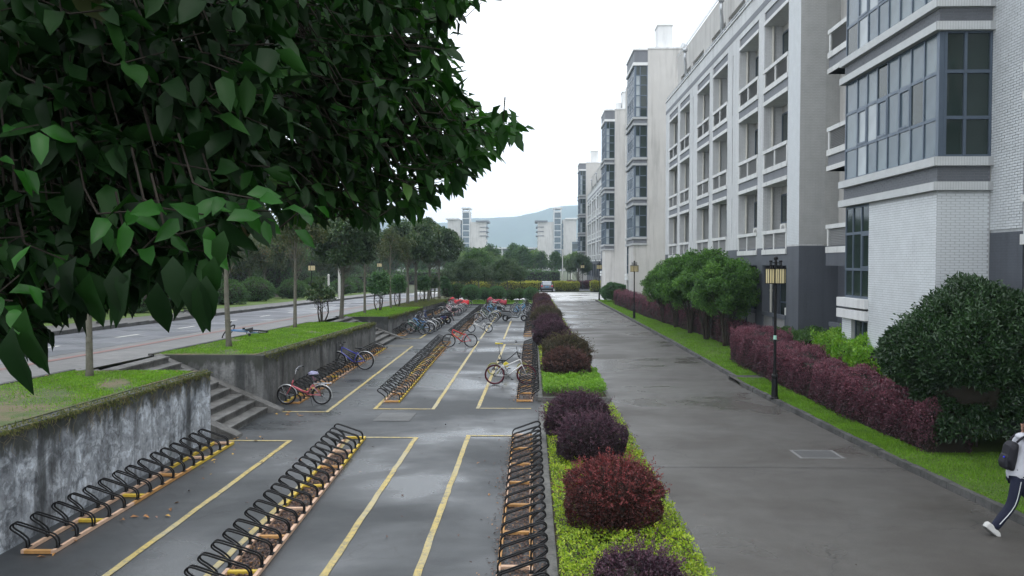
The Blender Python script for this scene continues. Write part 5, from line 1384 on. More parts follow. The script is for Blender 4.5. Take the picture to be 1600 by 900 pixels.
def shrub(name, label, cat, loc, size, mesh, core=True, group=None, zc=None, rz=0.0, scale=1.0, stems=True):
    t = thing(name, label, cat, loc, rz, group=group, scale=scale)
    zc = size[2]*.8 if zc is None else zc
    link('foliage', mesh, t, loc=(0, 0, zc))
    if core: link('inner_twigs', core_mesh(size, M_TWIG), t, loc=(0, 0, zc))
    if stems: link('stems', stem_mesh(zc, .02, 1, 5, .15), t)
    return t
# --- loropetalum domes in the bed
G1 = 'purple shrubs in a row along the planting bed'
S_ = (.80, .80, .62)
red = shrub_mesh('foliage', 34000, S_, .036, .55, L_RED, 1, spikes=260, rough=.07, lumps=40)
p1 = shrub_mesh('foliage', 26000, S_, .042, .5, L_PUR, 2, spikes=220, rough=.08, lumps=40)
p2 = shrub_mesh('foliage', 24000, S_, .045, .5, L_PUR, 3, spikes=220, rough=.09, lumps=40)
br = shrub_mesh('foliage', 15000, S_, .055, .45, L_BRN, 4, spikes=320, rough=.09, lumps=36)
rp = shrub_mesh('foliage', 16000, S_, .052, .5, L_RP, 5, spikes=160, rough=.08, lumps=36)
p0 = shrub_mesh('foliage', 20000, (.5, .5, .42), .034, .55, L_PUR, 6, spikes=240, rough=.2)
shrub('purple_shrub', 'nearest purple shrub, cut by the bottom edge of the photo', 'shrub', (1.25, 9.35, .08), (.5, .5, .42), p0, group=G1, zc=.22)
for (m, x, y, sc, lab) in ((red, 1.20, 11.95, .90, 'big rounded russet red shrub in the lime ground cover'), (p1, 1.16, 15.8, .86, 'dark purple dome just behind the russet red shrub'),
                           (p2, 1.02, 17.8, .92, 'dark purple dome behind the first purple one, before the gap in the bed'), (rp, 1.15, 27.1, .96, 'brownish purple dome standing in the bright green block'),
                           (br, 1.28, 29.8, 1.12, 'olive green spiky dome just behind the brownish purple one'), (p1, .98, 37.6, 1.1, 'single dark purple dome beside the spot of yellow leaves'),
                           (p2, .98, 44.5, 1.0, 'small purple dome behind the single dark purple one'), (br, .95, 49.5, 1.15, 'olive brown dome fifth from the end of the bed'), (p1, .95, 55, 1.05, 'far purple dome fourth from the end of the bed'),
                           (rp, 1.0, 61, 1.0, 'far brownish dome third from the end of the bed'), (p1, 1.0, 68, 1.0, 'far purple dome second from the end of the bed'), (rp, 1.0, 76, 1.05, 'last reddish dome at the far end of the bed')):
    shrub('purple_shrub', lab, 'shrub', (x, y, .08), S_, m, group=G1, zc=.53, rz=random.uniform(0, 6), scale=sc)
# --- ground cover
def cover_patch(name, label, cat, pts_fn, n, leaf, mat, hfn, kind='quad', lw=.6, seed=0, up=.6):
    r_ = np.random.default_rng(seed); P = pts_fn(r_, n); h = hfn(P, r_)
    P3 = np.column_stack([P, h]); D = norm(r_.normal(size=P3.shape)+np.array([0, 0, up])); N = norm(r_.normal(size=P3.shape)*.6+np.array([0, 0, 1]))
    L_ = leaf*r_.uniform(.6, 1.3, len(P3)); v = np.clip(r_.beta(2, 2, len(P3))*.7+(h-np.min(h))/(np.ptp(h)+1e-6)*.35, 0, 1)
    o = link(name, leaves(name, P3, D, N, L_, L_*lw, mat, kind, v)); tag(o, label, cat, kind='stuff'); return o
def wob(P, f, s_=0): return np.sin(P[:, 0]*f*1.7+s_)*np.sin(P[:, 1]*f+s_*2)
cover_patch('ground_cover', 'lime green leafy ground cover filling the near planting bed', 'ground cover', lambda r_, n: np.column_stack([r_.uniform(.36, 2.2, n), 7.5+14.3*r_.random(n)**1.15]), 52000, .042, L_LIME,
            lambda P, r_: .1+(.16+.05*wob(P, 5)+.04*wob(P, 11, 2))*r_.random(len(P))**.35+.04*r_.random(len(P)), seed=1)
cover_patch('ground_cover', 'bright green block of ground cover where the far bed begins', 'ground cover', lambda r_, n: np.column_stack([r_.uniform(.36, 2.2, n), 23.7+4.4*r_.random(n)]), 22000, .05, L_BRI,
            lambda P, r_: .1+(.36+.07*wob(P, 5))*r_.random(len(P))**.3, seed=2)
cover_patch('ground_cover', 'yellow green leaves along the edge of the far planting bed', 'ground cover', lambda r_, n: np.column_stack([.36+1.8*r_.random(n), 28.1+59*r_.random(n)**1.3]), 30000, .07, L_LIME,
            lambda P, r_: .1+(.2+.06*wob(P, 3))*r_.random(len(P))**.3, seed=3)
# --- hedges: box-shaped masses of leaves
def hedge(label, path, hw, ht, n, leaf, mat, seed, cat='hedge', name='hedge', z=.1, group=None, lw=.55, rough=.05, top_col=0.25):
    "path: list of (x,y); hw half width (number or list), ht height (number or list)"
    r_ = np.random.default_rng(seed); P = np.array(path, float); d = np.linalg.norm(np.diff(P, axis=0), axis=1); cum = np.append(0, np.cumsum(d)); T = cum[-1]
    u = r_.random(n)*T; cx = np.interp(u, cum, P[:, 0]); cy = np.interp(u, cum, P[:, 1])
    dx = np.interp(u, (cum[1:]+cum[:-1])/2, np.diff(P[:, 0])/d); dy = np.interp(u, (cum[1:]+cum[:-1])/2, np.diff(P[:, 1])/d)
    H = np.interp(u, cum, ht if isinstance(ht, list) else [ht]*len(P)); Wd = np.interp(u, cum, hw if isinstance(hw, list) else [hw]*len(P))
    a = r_.uniform(0, PI, n)      # superellipse section
    ca, sa = np.cos(a), np.sin(a); e = .45
    ox = np.sign(ca)*np.abs(ca)**e*Wd; oz = np.abs(sa)**e*H
    sel = r_.random(n) < .35; oz = np.where(sel, H*r_.random(n)**.8, oz); ox = np.where(sel, np.sign(ox)*Wd*.98, ox)
    endc = np.minimum(u, T-u); shr = np.clip(endc/(.35*np.mean(Wd)+.05), .0, 1)**.4
    bump_ = 1+rough*(np.sin(u*3.1+ox*4)+np.sin(u*1.3+2)+np.sin(u*7.7+oz*6)*.6)
    dep = 1-np.abs(r_.normal(0, .06, n)); ox = ox*bump_*dep*(.4+.6*shr); oz = oz*bump_*dep*(.75+.25*shr)
    X = cx-dy*ox; Y = cy+dx*ox
    no = norm(np.column_stack([-dy*ca, dx*ca, sa+.2])); Q = np.column_stack([X-P[0, 0], Y-P[0, 1], oz])
    D = norm(no+r_.normal(size=no.shape)*.8); N = norm(no+r_.normal(size=no.shape)*.7); L_ = leaf*r_.uniform(.6, 1.3, n)
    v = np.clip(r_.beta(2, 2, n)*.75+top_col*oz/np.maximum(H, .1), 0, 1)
    t = thing(name, label, cat, (P[0, 0], P[0, 1], z), group=group)
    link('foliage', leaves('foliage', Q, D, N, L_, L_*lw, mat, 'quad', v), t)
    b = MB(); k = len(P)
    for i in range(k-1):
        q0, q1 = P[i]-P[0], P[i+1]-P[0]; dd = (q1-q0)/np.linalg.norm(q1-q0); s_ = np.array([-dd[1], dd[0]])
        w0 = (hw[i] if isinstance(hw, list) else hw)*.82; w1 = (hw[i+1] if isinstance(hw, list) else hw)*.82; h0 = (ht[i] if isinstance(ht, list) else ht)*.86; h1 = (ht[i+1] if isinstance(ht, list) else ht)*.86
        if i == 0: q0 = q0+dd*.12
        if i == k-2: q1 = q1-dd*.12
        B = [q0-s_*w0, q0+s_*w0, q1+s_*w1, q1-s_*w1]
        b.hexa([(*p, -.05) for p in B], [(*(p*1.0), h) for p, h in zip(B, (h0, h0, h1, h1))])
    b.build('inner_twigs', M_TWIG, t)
    return t
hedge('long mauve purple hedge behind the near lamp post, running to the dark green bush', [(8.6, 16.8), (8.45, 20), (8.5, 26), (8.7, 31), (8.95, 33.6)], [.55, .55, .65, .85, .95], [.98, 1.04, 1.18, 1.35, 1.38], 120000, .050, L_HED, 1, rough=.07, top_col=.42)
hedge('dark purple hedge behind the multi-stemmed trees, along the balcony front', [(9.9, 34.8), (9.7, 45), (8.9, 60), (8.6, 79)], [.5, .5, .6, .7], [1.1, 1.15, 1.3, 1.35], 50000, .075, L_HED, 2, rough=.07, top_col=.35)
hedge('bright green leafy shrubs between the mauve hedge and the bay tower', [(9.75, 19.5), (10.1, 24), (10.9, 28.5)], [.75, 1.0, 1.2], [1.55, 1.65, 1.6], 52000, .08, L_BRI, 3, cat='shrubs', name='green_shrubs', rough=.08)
hedge('darker green shrub strip at the foot of the recessed slate wall', [(10.2, 29), (10.6, 33)], .8, 1.35, 20000, .07, L_GRN, 13, cat='shrubs', name='green_shrubs', rough=.08)
# far clipped hedges round the end of the lane
hedge('yellow green clipped hedge left of the car at the far end', [(-8, 118.5), (1.2, 118.5)], .9, 1.3, 9000, .14, L_YH, 4)
hedge('yellow green clipped hedge right of the car', [(3.4, 118.8), (7.0, 118.8)], .9, 1.3, 6000, .14, L_YH, 5)
hedge('yellow green clipped hedge at the foot of the far dormitory block', [(8.3, 116), (12, 116)], .9, 1.45, 6000, .14, L_YH, 6)
hedge('thin yellow hedge line farther off across the street', [(-14, 134), (6.5, 134)], .8, 1.0, 8000, .16, L_YH, 7)
hedge('low maroon hedge far off behind the car', [(-6, 124), (2, 124)], .6, .8, 5000, .14, L_HED, 8)
hedge('far maroon hedge before the third dormitory block', [(5.5, 130), (12, 128)], .8, 1.2, 6000, .14, L_HED, 9)
# --- clipped ball bushes
G2 = 'round clipped bushes on the far verge'
cb = [shrub_mesh('foliage', 7000, (.8, .8, .7), .07, .6, L_CLIP, 20+i, rough=.05, lob=.05) for i in range(2)]
cb2 = shrub_mesh('foliage', 5000, (.8, .8, .62), .08, .6, L_GRN, 24, rough=.12)
def apx(px, Y): return (px-830)/F_PX*Y
for i, (px, Y, sc, m, lab) in enumerate([(736, 82, 1.25, 0, 'round clipped bush right of the red cover, at the edge of the cycle park'), (757, 84, 1.0, 1, 'small bright round bush second from the red cover'),
        (777, 83, 1.15, 0, 'round clipped bush right of the small bright one, at the middle rack end'), (799, 84, .9, 2, 'round dark bush under the wide far tree'), (812, 86, .95, 2, 'loose pale round bush before the white plaza'),
        (830, 83, 1.05, 1, 'round clipped bush nearest the purple domes'), (716, 86, 1.3, 2, 'wide dark low bush just left of the clipped ones'), (700, 90, 1.2, 2, 'leftmost low bush on the far verge')]):
    mesh = (cb+[cb2])[m]
    shrub('round_bush', lab, 'bush', (apx(px, Y), Y, .1), (.8, .8, .7), mesh, group=G2, zc=.75, scale=sc)
big = shrub_mesh('foliage', 16000, (1.5, 1.3, 1.0), .09, .6, L_CLIP, 30, rough=.05)
shrub('round_bush', 'large smooth clipped bush at the far corner of the lawn, by the third lamp post', 'bush', (8.6, 84.5, .1), (1.5, 1.3, 1.0), big, zc=.95)
# --- the big dark bush at right
bb_ = shrub_mesh('foliage', 76000, (1.65, 1.6, 1.6), .105, .42, L_OSM, 31, kind='fold', rough=.16, spikes=420, lumps=34, lob=.26)
shrub('large_bush', 'large dark green rounded bush right of the mauve hedge, behind the person', 'bush', (9.45, 17.5, .1), (1.65, 1.6, 1.6), bb_, zc=1.72)
bb2 = shrub_mesh('foliage', 30000, (1.4, 1.4, 1.25), .085, .42, L_OSM, 32, kind='fold', rough=.14, spikes=40)
shrub('large_bush', 'second dark bush at the right edge of the photo, behind the large one', 'bush', (11.5, 17.0, .1), (1.4, 1.4, 1.35), bb2, zc=1.5)

# --- trees
def tree_meshes(seed, H, trunk_r, crown, clumps, nleaf, leaf, mat, lean=(0, 0), kind='quad', lw=.5, bark=None, clump_r=.55, stems=1, first=.45, droop=0.0, low=-.6, fill=.5):
    """crown=(rx,ry,rz,zc). limbs run from the trunk to each clump of leaves"""
    r_ = np.random.default_rng(seed); rx, ry, rz_, zc = crown
    C = []
    while len(C) < clumps:
        d = norm(r_.normal(size=(1, 3)))[0]
        if d[2] < low: continue
        k = r_.uniform(fill, 1.0)**.6; C.append(d*k)
    C = np.array(C)*np.array([rx, ry, rz_])*.86+np.array([lean[0], lean[1], zc])
    tb_ = MB(); base = [(0, 0, -.1), (lean[0]*.3+r_.normal()*.03, lean[1]*.3+r_.normal()*.03, H*.33), (lean[0]*.7+r_.normal()*.04, lean[1]*.7, H*.62), (lean[0], lean[1], H*.95)]
    tp = smooth_path(base, 4); rad = [trunk_r*(1.25 if i == 0 else 1)*(1-.72*i/(len(tp)-1)) for i in range(len(tp))]
    if stems == 1: tb_.tube(tp, rad, 9)
    starts = []
    for s_ in range(max(1, stems)):
        if stems > 1:
            a = 2*PI*s_/stems+r_.uniform(-.4, .4); sp = r_.uniform(.5, .9)
            q = smooth_path([(math.cos(a)*.08, math.sin(a)*.08, -.05), (math.cos(a)*.3*sp, math.sin(a)*.3*sp, H*.3), (math.cos(a)*rx*.5*sp, math.sin(a)*ry*.5*sp, H*.7)], 3)
            tb_.tube(q, [trunk_r*(1-.6*i/(len(q)-1)) for i in range(len(q))], 6); starts.append(q)
    lb = MB()
    for c in C:
        src = tp if stems == 1 else starts[r_.integers(len(starts))]
        f = r_.uniform(first, .95); p = Vector(src[min(len(src)-1, int(f*(len(src)-1)))]) ; q = Vector(c)
        if p.z > q.z+.2 and stems == 1: p = Vector(src[int(first*(len(src)-1))])
        mid = p.lerp(q, .5)+Vector((r_.normal()*.08, r_.normal()*.08, -.1+r_.normal()*.05))
        rr = max(.008, trunk_r*.22*r_.uniform(.5, 1)); lb.tube([p, mid, q], [rr, rr*.7, rr*.3], 4)
    n_c = nleaf//clumps; Ps = []; Ns = []
    for c in C:
        s_ = clump_r*r_.uniform(.6, 1.25); d = norm(r_.normal(size=(n_c, 3))); k = r_.random(n_c)**.45
        Ps.append(c+d*(k*s_)[:, None]*np.array([1, 1, .75])); Ns.append(d)
    P = np.vstack(Ps); Nn = np.vstack(Ns)
    D = norm(Nn+r_.normal(size=P.shape)*.7+np.array([0, 0, -droop])); N = norm(r_.normal(size=P.shape)*.7+np.array([0, 0, .9])+Nn*.4)
    L_ = leaf*r_.uniform(.65, 1.3, len(P)); v = np.clip(r_.beta(2, 2, len(P))+np.repeat(r_.normal(0, .12, clumps), n_c), 0, 1)
    bark = bark or M_BARK
    return tb_.mesh('trunk', bark, True), lb.mesh('limbs', bark), leaves('crown', P, D, N, L_, L_*lw, mat, kind, v)
def tree(label, x, y, z, ms, group=None, rz=0.0, scale=1.0, name='tree', cat='tree', sz=None):
    t = thing(name, label, cat, (x, y, z), rz, group=group, scale=scale)
    if sz: t.scale = (scale, scale, sz)
    tr = link('trunk', ms[0], t); link('limbs', ms[1], tr); link('crown', ms[2], t)
    return t
# street trees on the raised verge
mag = tree_meshes(1, 4.4, .12, (1.9, 1.9, 1.75, 3.9), 46, 22000, .17, L_MAG, clump_r=.55)
mag2 = tree_meshes(2, 4.6, .12, (1.7, 1.7, 1.9, 4.0), 40, 19000, .17, L_MAG, lean=(.25, 0), clump_r=.52)
thin = tree_meshes(3, 4.6, .085, (1.5, 1.5, 1.4, 4.1), 26, 4200, .14, L_MAG2, clump_r=.5, fill=.2)
thin2 = tree_meshes(4, 4.2, .08, (1.4, 1.4, 1.3, 3.7), 22, 3600, .14, L_MAG2, clump_r=.5, fill=.2)
G3 = 'trees in a line on the raised verge'
for (px, py, m, sc, lab) in ((140, 590, thin2, 1.0, 'nearest verge tree, its pale trunk rising from the near mossy lawn'), (358, 543, thin, 1.1, 'second verge tree, trunk beside the lying blue bicycle'),
        (461, 513, thin, 1.0, 'third verge tree, slim straight trunk on the second lawn'), (533, 498, mag2, 1.0, 'fourth verge tree with a dense dark crown and slightly leaning trunk'),
        (570, 490, thin2, 1.05, 'fifth verge tree, thin trunk and sparse yellowing crown'), (611, 482, thin, 1.0, 'sixth verge tree, thin trunk between two small shrubs'),
        (637, 475, mag, 1.2, 'leaning grey trunk carrying the left part of the big dark crown'), (650, 473, mag, 1.28, 'straight trunk under the middle of the big dark crown'),
        (669, 470, mag2, 1.3, 'dark trunk under the right part of the big dark crown'), (686, 466, mag, 1.3, 'last verge tree, right edge of the big dark crown')):
    X, Y = atu(px, py); X = max(X, -10.2)
    tree(lab, X, Y, zu(Y), m, G3, rz=random.uniform(0, 6) if m is not mag2 else 0, scale=sc)
# small shrub trees on the verge
smal = tree_meshes(7, 1.1, .035, (.55, .55, .55, 1.15), 22, 2200, .12, L_MAG, clump_r=.22, stems=4, bark=M_BARKD)
smd = tree_meshes(8, 1.3, .04, (.55, .55, .8, 1.35), 26, 4200, .11, L_CLIP, clump_r=.26, stems=3, bark=M_BARKD)
G4 = 'small bushy trees on the raised verge'
for (px, py, m, sc, lab) in ((503, 502, smal, 1.25, 'small open bushy tree between the third and fourth verge trunks'), (592, 486, smd, 1.25, 'dense small bushy tree right of the thin fifth trunk'),
        (622, 479, smd, 1.15, 'dense small bushy tree left of the leaning grey trunk'), (661, 471, smd, 1.15, 'small bushy tree between the straight and the dark trunks'), (676, 468, smal, 1.4, 'small bushy tree just left of the last verge trunk'), (695, 465, smd, 1.1, 'small bushy tree where the verge ends')):
    X, Y = atu(px, py); tree(lab, X, Y, zu(Y), m, G4, rz=random.uniform(0, 6), scale=sc, cat='small tree')
# far verge trees beyond the cycle park
rt = tree_meshes(9, 3.4, .11, (2.0, 2.0, 1.6, 2.9), 40, 12000, .17, L_MAG, clump_r=.6, stems=1, first=.25)
rt2 = tree_meshes(10, 4.2, .11, (1.7, 1.7, 1.9, 3.4), 34, 9000, .19, L_GRN, clump_r=.6)
for (px, Y, m, sc, lab) in ((736, 88, rt, .98, 'round dark tree right of the big dark crown, behind the clipped bushes'), (793, 88, rt, .98, 'wide dark round tree at the end of the middle rack'),
        (770, 94, rt, .85, 'dark tree filling the gap between the two round trees'), (748, 99, rt2, 1.12, 'taller loose tree rising behind the left round tree'), (716, 93, rt, .9, 'low dark tree right of the verge trees')):
    tree(lab, apx(px, Y), Y, .1, m, 'dark trees beyond the cycle park', rz=random.uniform(0, 6), scale=sc)
# multi-stemmed trees by the building
ms1 = tree_meshes(11, 3.0, .045, (1.75, 1.75, 1.6, 2.75), 110, 30000, .105, L_GRN2, clump_r=.34, stems=7, bark=M_BARKD, low=-.95, fill=.45)
ms2 = tree_meshes(12, 3.1, .045, (1.65, 1.65, 1.65, 2.85), 110, 30000, .105, L_GRN2, clump_r=.32, stems=7, bark=M_BARKD, low=-.95, fill=.45)
for i, (x, y, m, sc, lab) in enumerate([(9.15, 38.8, ms1, 1.02, 'nearest multi-stemmed tree, trunks fanning out beside the mauve hedge'), (8.95, 42.0, ms2, 1.08, 'second multi-stemmed tree in the clump on the lawn'),
        (8.9, 46.0, ms1, 1.08, 'third multi-stemmed tree in the clump on the lawn'), (8.8, 50.0, ms2, .98, 'fourth multi-stemmed tree in the clump on the lawn'), (8.7, 54.0, ms1, .9, 'farthest multi-stemmed tree, nearest the second lamp post')]):
    tree(lab, x, y, .1, m, 'multi-stemmed trees on the lawn', rz=i*1.3, scale=sc)
# trees and bushes across the street
bgA = tree_meshes(13, 6.5, .16, (3.0, 3.0, 3.0, 5.4), 46, 9000, .28, L_MAG, clump_r=1.0)
bgB = tree_meshes(14, 7.5, .16, (2.6, 2.6, 3.6, 6.0), 44, 8500, .28, L_GRN, clump_r=.95)
bgC = tree_meshes(15, 6.0, .14, (2.6, 2.6, 2.8, 5.0), 40, 7000, .28, L_MAG2, clump_r=.9)
G5 = 'trees across the street'; rr = random.Random(5); k = 0
for y in np.arange(26, 150, 6.4):
    for lane in range(3):
        x = -25-lane*7-rr.uniform(0, 5)-(0 if y < 100 else (y-100)*.1); yy = y+rr.uniform(-2, 2)
        m = (bgA, bgB, bgC)[rr.randrange(3)]
        tree(('dark rounded tree in the belt across the street', 'tall mid green tree in the belt across the street', 'pale thin tree in the belt across the street')[(bgA, bgB, bgC).index(m)], x, yy, zu(yy), m,
             G5+(' dark', ' green', ' pale')[(bgA, bgB, bgC).index(m)], rz=rr.uniform(0, 6), scale=rr.uniform(.75, 1.05)*(1+.12*lane))
ub = shrub_mesh('foliage', 6000, (1.5, 1.5, 1.0), .13, .5, L_GRN, 40, rough=.2)
for i, (x, y, sc) in enumerate([(-22.5, 36, 1), (-23.5, 41, 1.1), (-22.4, 46, .9), (-23, 52, 1.2), (-22.5, 60, 1.0), (-23.2, 68, 1.1), (-22.6, 77, 1.0), (-22.8, 86, 1.1), (-22, 95, 1.0), (-22.8, 104, 1.1), (-23.5, 30, 1.1)]):
    shrub('low_bush', 'low rounded green bush along the far side of the street', 'bush', (x, y, zu(y)+.1), (1.5, 1.5, 1.0), ub, group='low bushes along the far side of the street', zc=.8, rz=i*1.0, scale=sc)
us = shrub_mesh('foliage', 5000, (2.4, 2.4, 2.0), .22, .5, L_MAG, 41, rough=.25); us2 = shrub_mesh('foliage', 5000, (2.2, 2.2, 2.3), .22, .5, L_GRN, 42, rough=.25)
for i in range(34):
    y = 24+i*3.7+rr.uniform(-1, 1); x = -28-rr.uniform(0, 6)-(8 if i % 2 else 0)
    m = us if i % 3 else us2
    shrub('tall_bush', 'tall dark bush under the trees across the street' if m is us else 'tall green bush under the trees across the street', 'bush', (x, y, zu(y)), (2.3, 2.3, 2.0), m, group='dark undergrowth across the street' if m is us else 'green undergrowth across the street', zc=1.9, rz=rr.uniform(0, 6), scale=rr.uniform(.8, 1.15))
# far grove
grA = tree_meshes(16, 6.5, .15, (2.8, 2.8, 3.2, 5.2), 34, 4200, .40, L_GROVE, clump_r=1.15)
grB = tree_meshes(17, 8.0, .16, (2.4, 2.4, 4.0, 6.0), 34, 4200, .40, L_GRN, clump_r=1.1)
for i in range(34):
    y = 165+rr.uniform(0, 55); px = 700+rr.uniform(0, 215); m = (grA, grA, grB)[i % 3]
    tree('light green young tree in the far grove before the campus towers' if m is grA else 'taller darker tree in the far grove before the campus towers', apx(px, y), y, 0, m, 'far grove light' if m is grA else 'far grove dark', rz=rr.uniform(0, 6), scale=rr.uniform(.68, .9))
for i in range(16):
    y = 150+rr.uniform(0, 60); px = 560+rr.uniform(0, 150); m = (grB, bgA)[i % 2]
    tree('hazy tree far behind the verge trees', apx(px, y), y, 0, m, 'hazy trees behind the verge', rz=rr.uniform(0, 6), scale=rr.uniform(.6, .85))
hedge('dark belt of shrubs at the foot of the far grove', [(-95, 152), (-40, 156), (5.5, 160)], 2.0, 2.6, 16000, .35, L_GRN, 50)
hedge('dark belt of shrubs far beyond the street', [(-60, 112), (-18, 118)], 1.6, 2.4, 9000, .3, L_MAG, 51)
tree('dark round tree by the far dormitory block, right of the far lanterns', 7.8, 136, 0, rt, None, scale=1.25)
tree('small dark tree on the far hedge line left of the car', -1.6, 140, 0, rt2, None, scale=.7)
# --- grass
def grass(name, label, area, n, L_, wd, mat, seed, zf, dens=1.6):
    r_ = np.random.default_rng(seed); P = area(r_, n); z = np.array([zf(y) for y in P[:, 1]]) if callable(zf) else np.full(len(P), zf)
    P3 = np.column_stack([P, z]); D = norm(r_.normal(size=P3.shape)*np.array([.55, .55, .2])+np.array([0, 0, 1])); N = norm(r_.normal(size=P3.shape)*np.array([1, 1, .1]))
    pat = .5+.5*np.sin(P[:, 0]*2.3+np.sin(P[:, 1]*1.7)*1.5)*np.sin(P[:, 1]*.9+1)
    ll = L_*r_.uniform(.5, 1.2, len(P3))*(.6+.7*pat); v = np.clip(r_.beta(2, 2.5, len(P3))*.8+.15*pat, 0, 1)
    dist = np.hypot(P[:, 0], P[:, 1]); ww = wd*(.5+dist/25)
    o = link(name, leaves(name, P3, D, N, ll, ww, mat, 'blade', v)); tag(o, label, 'grass', kind='stuff')
grass('lawn_grass', 'short bright green grass on the verge below the mauve hedge', lambda r_, n: (lambda y: np.column_stack([np.array([kx(q) for q in y])+.16+r_.random(n)*np.where(y < 28, 1.35+np.where(y < 17, 1.2, 0), 2.2), y]))(8+20.*r_.random(n)**1.2), 90000, .055, .012, L_GRASS, 1, .105)
grass('lawn_grass', 'bright green lawn under the multi-stemmed trees', lambda r_, n: np.column_stack([7.16+r_.random(n)*2.6, 28.6+59*r_.random(n)**1.6]), 60000, .06, .012, L_GRASS, 2, .105)
vm = lambda y: zu(y)+.02
def verge_area(y0, y1, p=1.0): return lambda r_, n: np.column_stack([-10.33+r_.random(n)*2.72, y0+(y1-y0)*r_.random(n)**p])
def patchy(f, thr, seed):
    def g(r_, n):
        P = f(r_, n); k = np.sin(P[:, 0]*1.9+seed)*np.sin(P[:, 1]*.8+seed)+.5*np.sin(P[:, 0]*4.3+P[:, 1]*2.9); return P[(k+r_.normal(0, .35, len(P))) > thr]
    return g
grass('verge_grass', 'patchy bright grass and bare soil on the near raised verge', patchy(lambda r_, n: (lambda P: P[(P[:, 1]+P[:, 0]*.9+r_.normal(0, .9, len(P))) > 7.2])(verge_area(9, 18.2)(r_, n)), -.55, 1.5), 80000, .05, .013, L_GRASS, 3, vm)
grass('verge_grass', 'green grass on the second raised verge', patchy(verge_area(22.4, 38), -.9, 2), 42000, .055, .013, L_GRASS, 4, vm)
grass('verge_grass', 'green grass on the third raised verge', patchy(verge_area(43.8, 57.5), -1., 3), 20000, .06, .014, L_GRASS, 5, vm)
grass('verge_grass', 'yellow green grass on the farthest raised verge', patchy(verge_area(58.3, 78), -1, 4), 14000, .06, .014, L_MOSS, 6, vm)
grass('verge_grass', 'grass on the verge at the end of the cycle park', lambda r_, n: np.column_stack([-12+r_.random(n)*12, 78.8+9*r_.random(n)]), 16000, .07, .014, L_GRASS, 7, .1)
# moss and creeper along the tops of the walls
def fringe(label, x, y0, y1, n, seed, hang=.16):
    r_ = np.random.default_rng(seed); y = y0+(y1-y0)*r_.random(n)
    k = (.5+.5*np.sin(y*2.1)*np.sin(y*.7+1)+.25*np.sin(y*9))
    hz = r_.random(n)**2.6*hang*(.15+k*1.3); top = r_.random(n) < .35
    X = np.where(top, x-r_.random(n)**2*.16, x+.012+r_.random(n)*.02); Z = np.array([zu(q) for q in y])+np.where(top, .02, .02-hz)
    P = np.column_stack([X, y, Z]); D = norm(r_.normal(size=P.shape)*.5+np.column_stack([np.where(top, 0, .25), np.zeros(n), np.where(top, .4, -1)])); N = norm(r_.normal(size=P.shape)*.4+np.array([1, 0, .4]))
    o = link('moss_fringe', leaves('moss_fringe', P, D, N, .05*r_.uniform(.5, 1.6, n), .012*(1+y/20), L_MOSS, 'quad')); tag(o, label, 'moss', kind='stuff')
fringe('moss and dry creeper hanging over the edge of the nearest wall', WX, 8, 18.38, 4300, 1, .12)
fringe('moss along the edge of the second wall', WX, 22.2, 38.2, 3600, 2, .13)
fringe('moss along the edge of the third wall', -7.65, 43.6, 57.5, 3500, 3, .14)
b = MB(); r2 = random.Random(3)
for i in range(90):
    y = r2.uniform(9, 18.2); z = zu(y)+.02; l = r2.uniform(.12, .42); p = [(WX-.05, y, z+.01), (WX+.03, y+r2.uniform(-.05, .05), z-.02)]
    for j in range(4): q = p[-1]; p.append((WX+.018+r2.uniform(0, .03), q[1]+r2.uniform(-.12, .12), q[2]-l/4))
    b.tube(p, .003, 3)
o = b.build('dry_creeper', M_WOODP if False else plain('dry creeper stems', (.20, .17, .10), .9)); tag(o, 'dry creeper stems trailing down the nearest retaining wall', 'creeper', kind='stuff')
# fallen leaves
def litter(label, fn, n, L_, mat, seed, z=.012, name='fallen_leaves'):
    r_ = np.random.default_rng(seed); P = fn(r_, n); P3 = np.column_stack([P, np.full(len(P), z)+r_.random(len(P))*.02])
    D = r_.normal(size=P3.shape); D[:, 2] *= .12; N = norm(r_.normal(size=P3.shape)*.25+np.array([0, 0, 1]))
    l = L_*r_.uniform(.5, 1.3, len(P3)); o = link(name, leaves(name, P3, D, N, l, l*.5, mat, 'fold')); tag(o, label, 'fallen leaves', kind='stuff')
litter('brown leaf litter between the rails of the near middle rack', lambda r_, n: (lambda y: np.column_stack([-3.42-.035*(y-8)-.05-.36*r_.random(n), y]))(8+9.0*r_.random(n)**1.3), 6500, .055, L_FALL, 1)
litter('brown leaf litter in and beside the near right rack', lambda r_, n: np.column_stack([-.12+r_.normal(0, .20, n), 8+10.8*r_.random(n)]), 6500, .05, L_FALL, 2)
litter('reddish leaf litter along the right hand far racks', lambda r_, n: np.column_stack([-.12+r_.normal(0, .17, n), 23.6+16.4*r_.random(n)]), 4500, .06, L_FALL, 3)
litter('orange leaves caught in the middle and wall racks', lambda r_, n: np.where((r_.random(n) < .5)[:, None], np.column_stack([-6.85+.3*r_.normal(size=n)*.6, 23+15*r_.random(n)]), np.column_stack([-4.1+.22*r_.normal(size=n)*.6, 23.4+18*r_.random(n)])), 1100, .07, L_DRY, 4)
litter('scattered single brown leaves on the cycle park floor', lambda r_, n: np.column_stack([r_.uniform(-7, 0, n), 9+60*r_.random(n)**1.5]), 160, .07, L_FALL, 5)
litter('few orange leaves lying along the near wall and stairs', lambda r_, n: np.column_stack([r_.normal(-6.5, .35, n), np.where(r_.random(n) < .4, r_.normal(21.6, .25, n), r_.uniform(10.5, 19, n))]), 45, .11, L_DRY, 6)
litter('brown leaves and dry soil on the near raised verge', lambda r_, n: np.column_stack([r_.uniform(-10.3, -7.5, n), r_.uniform(10, 18.2, n)]), 420, .06, L_FALL, 7, z=1.62)
for o_ in []: pass
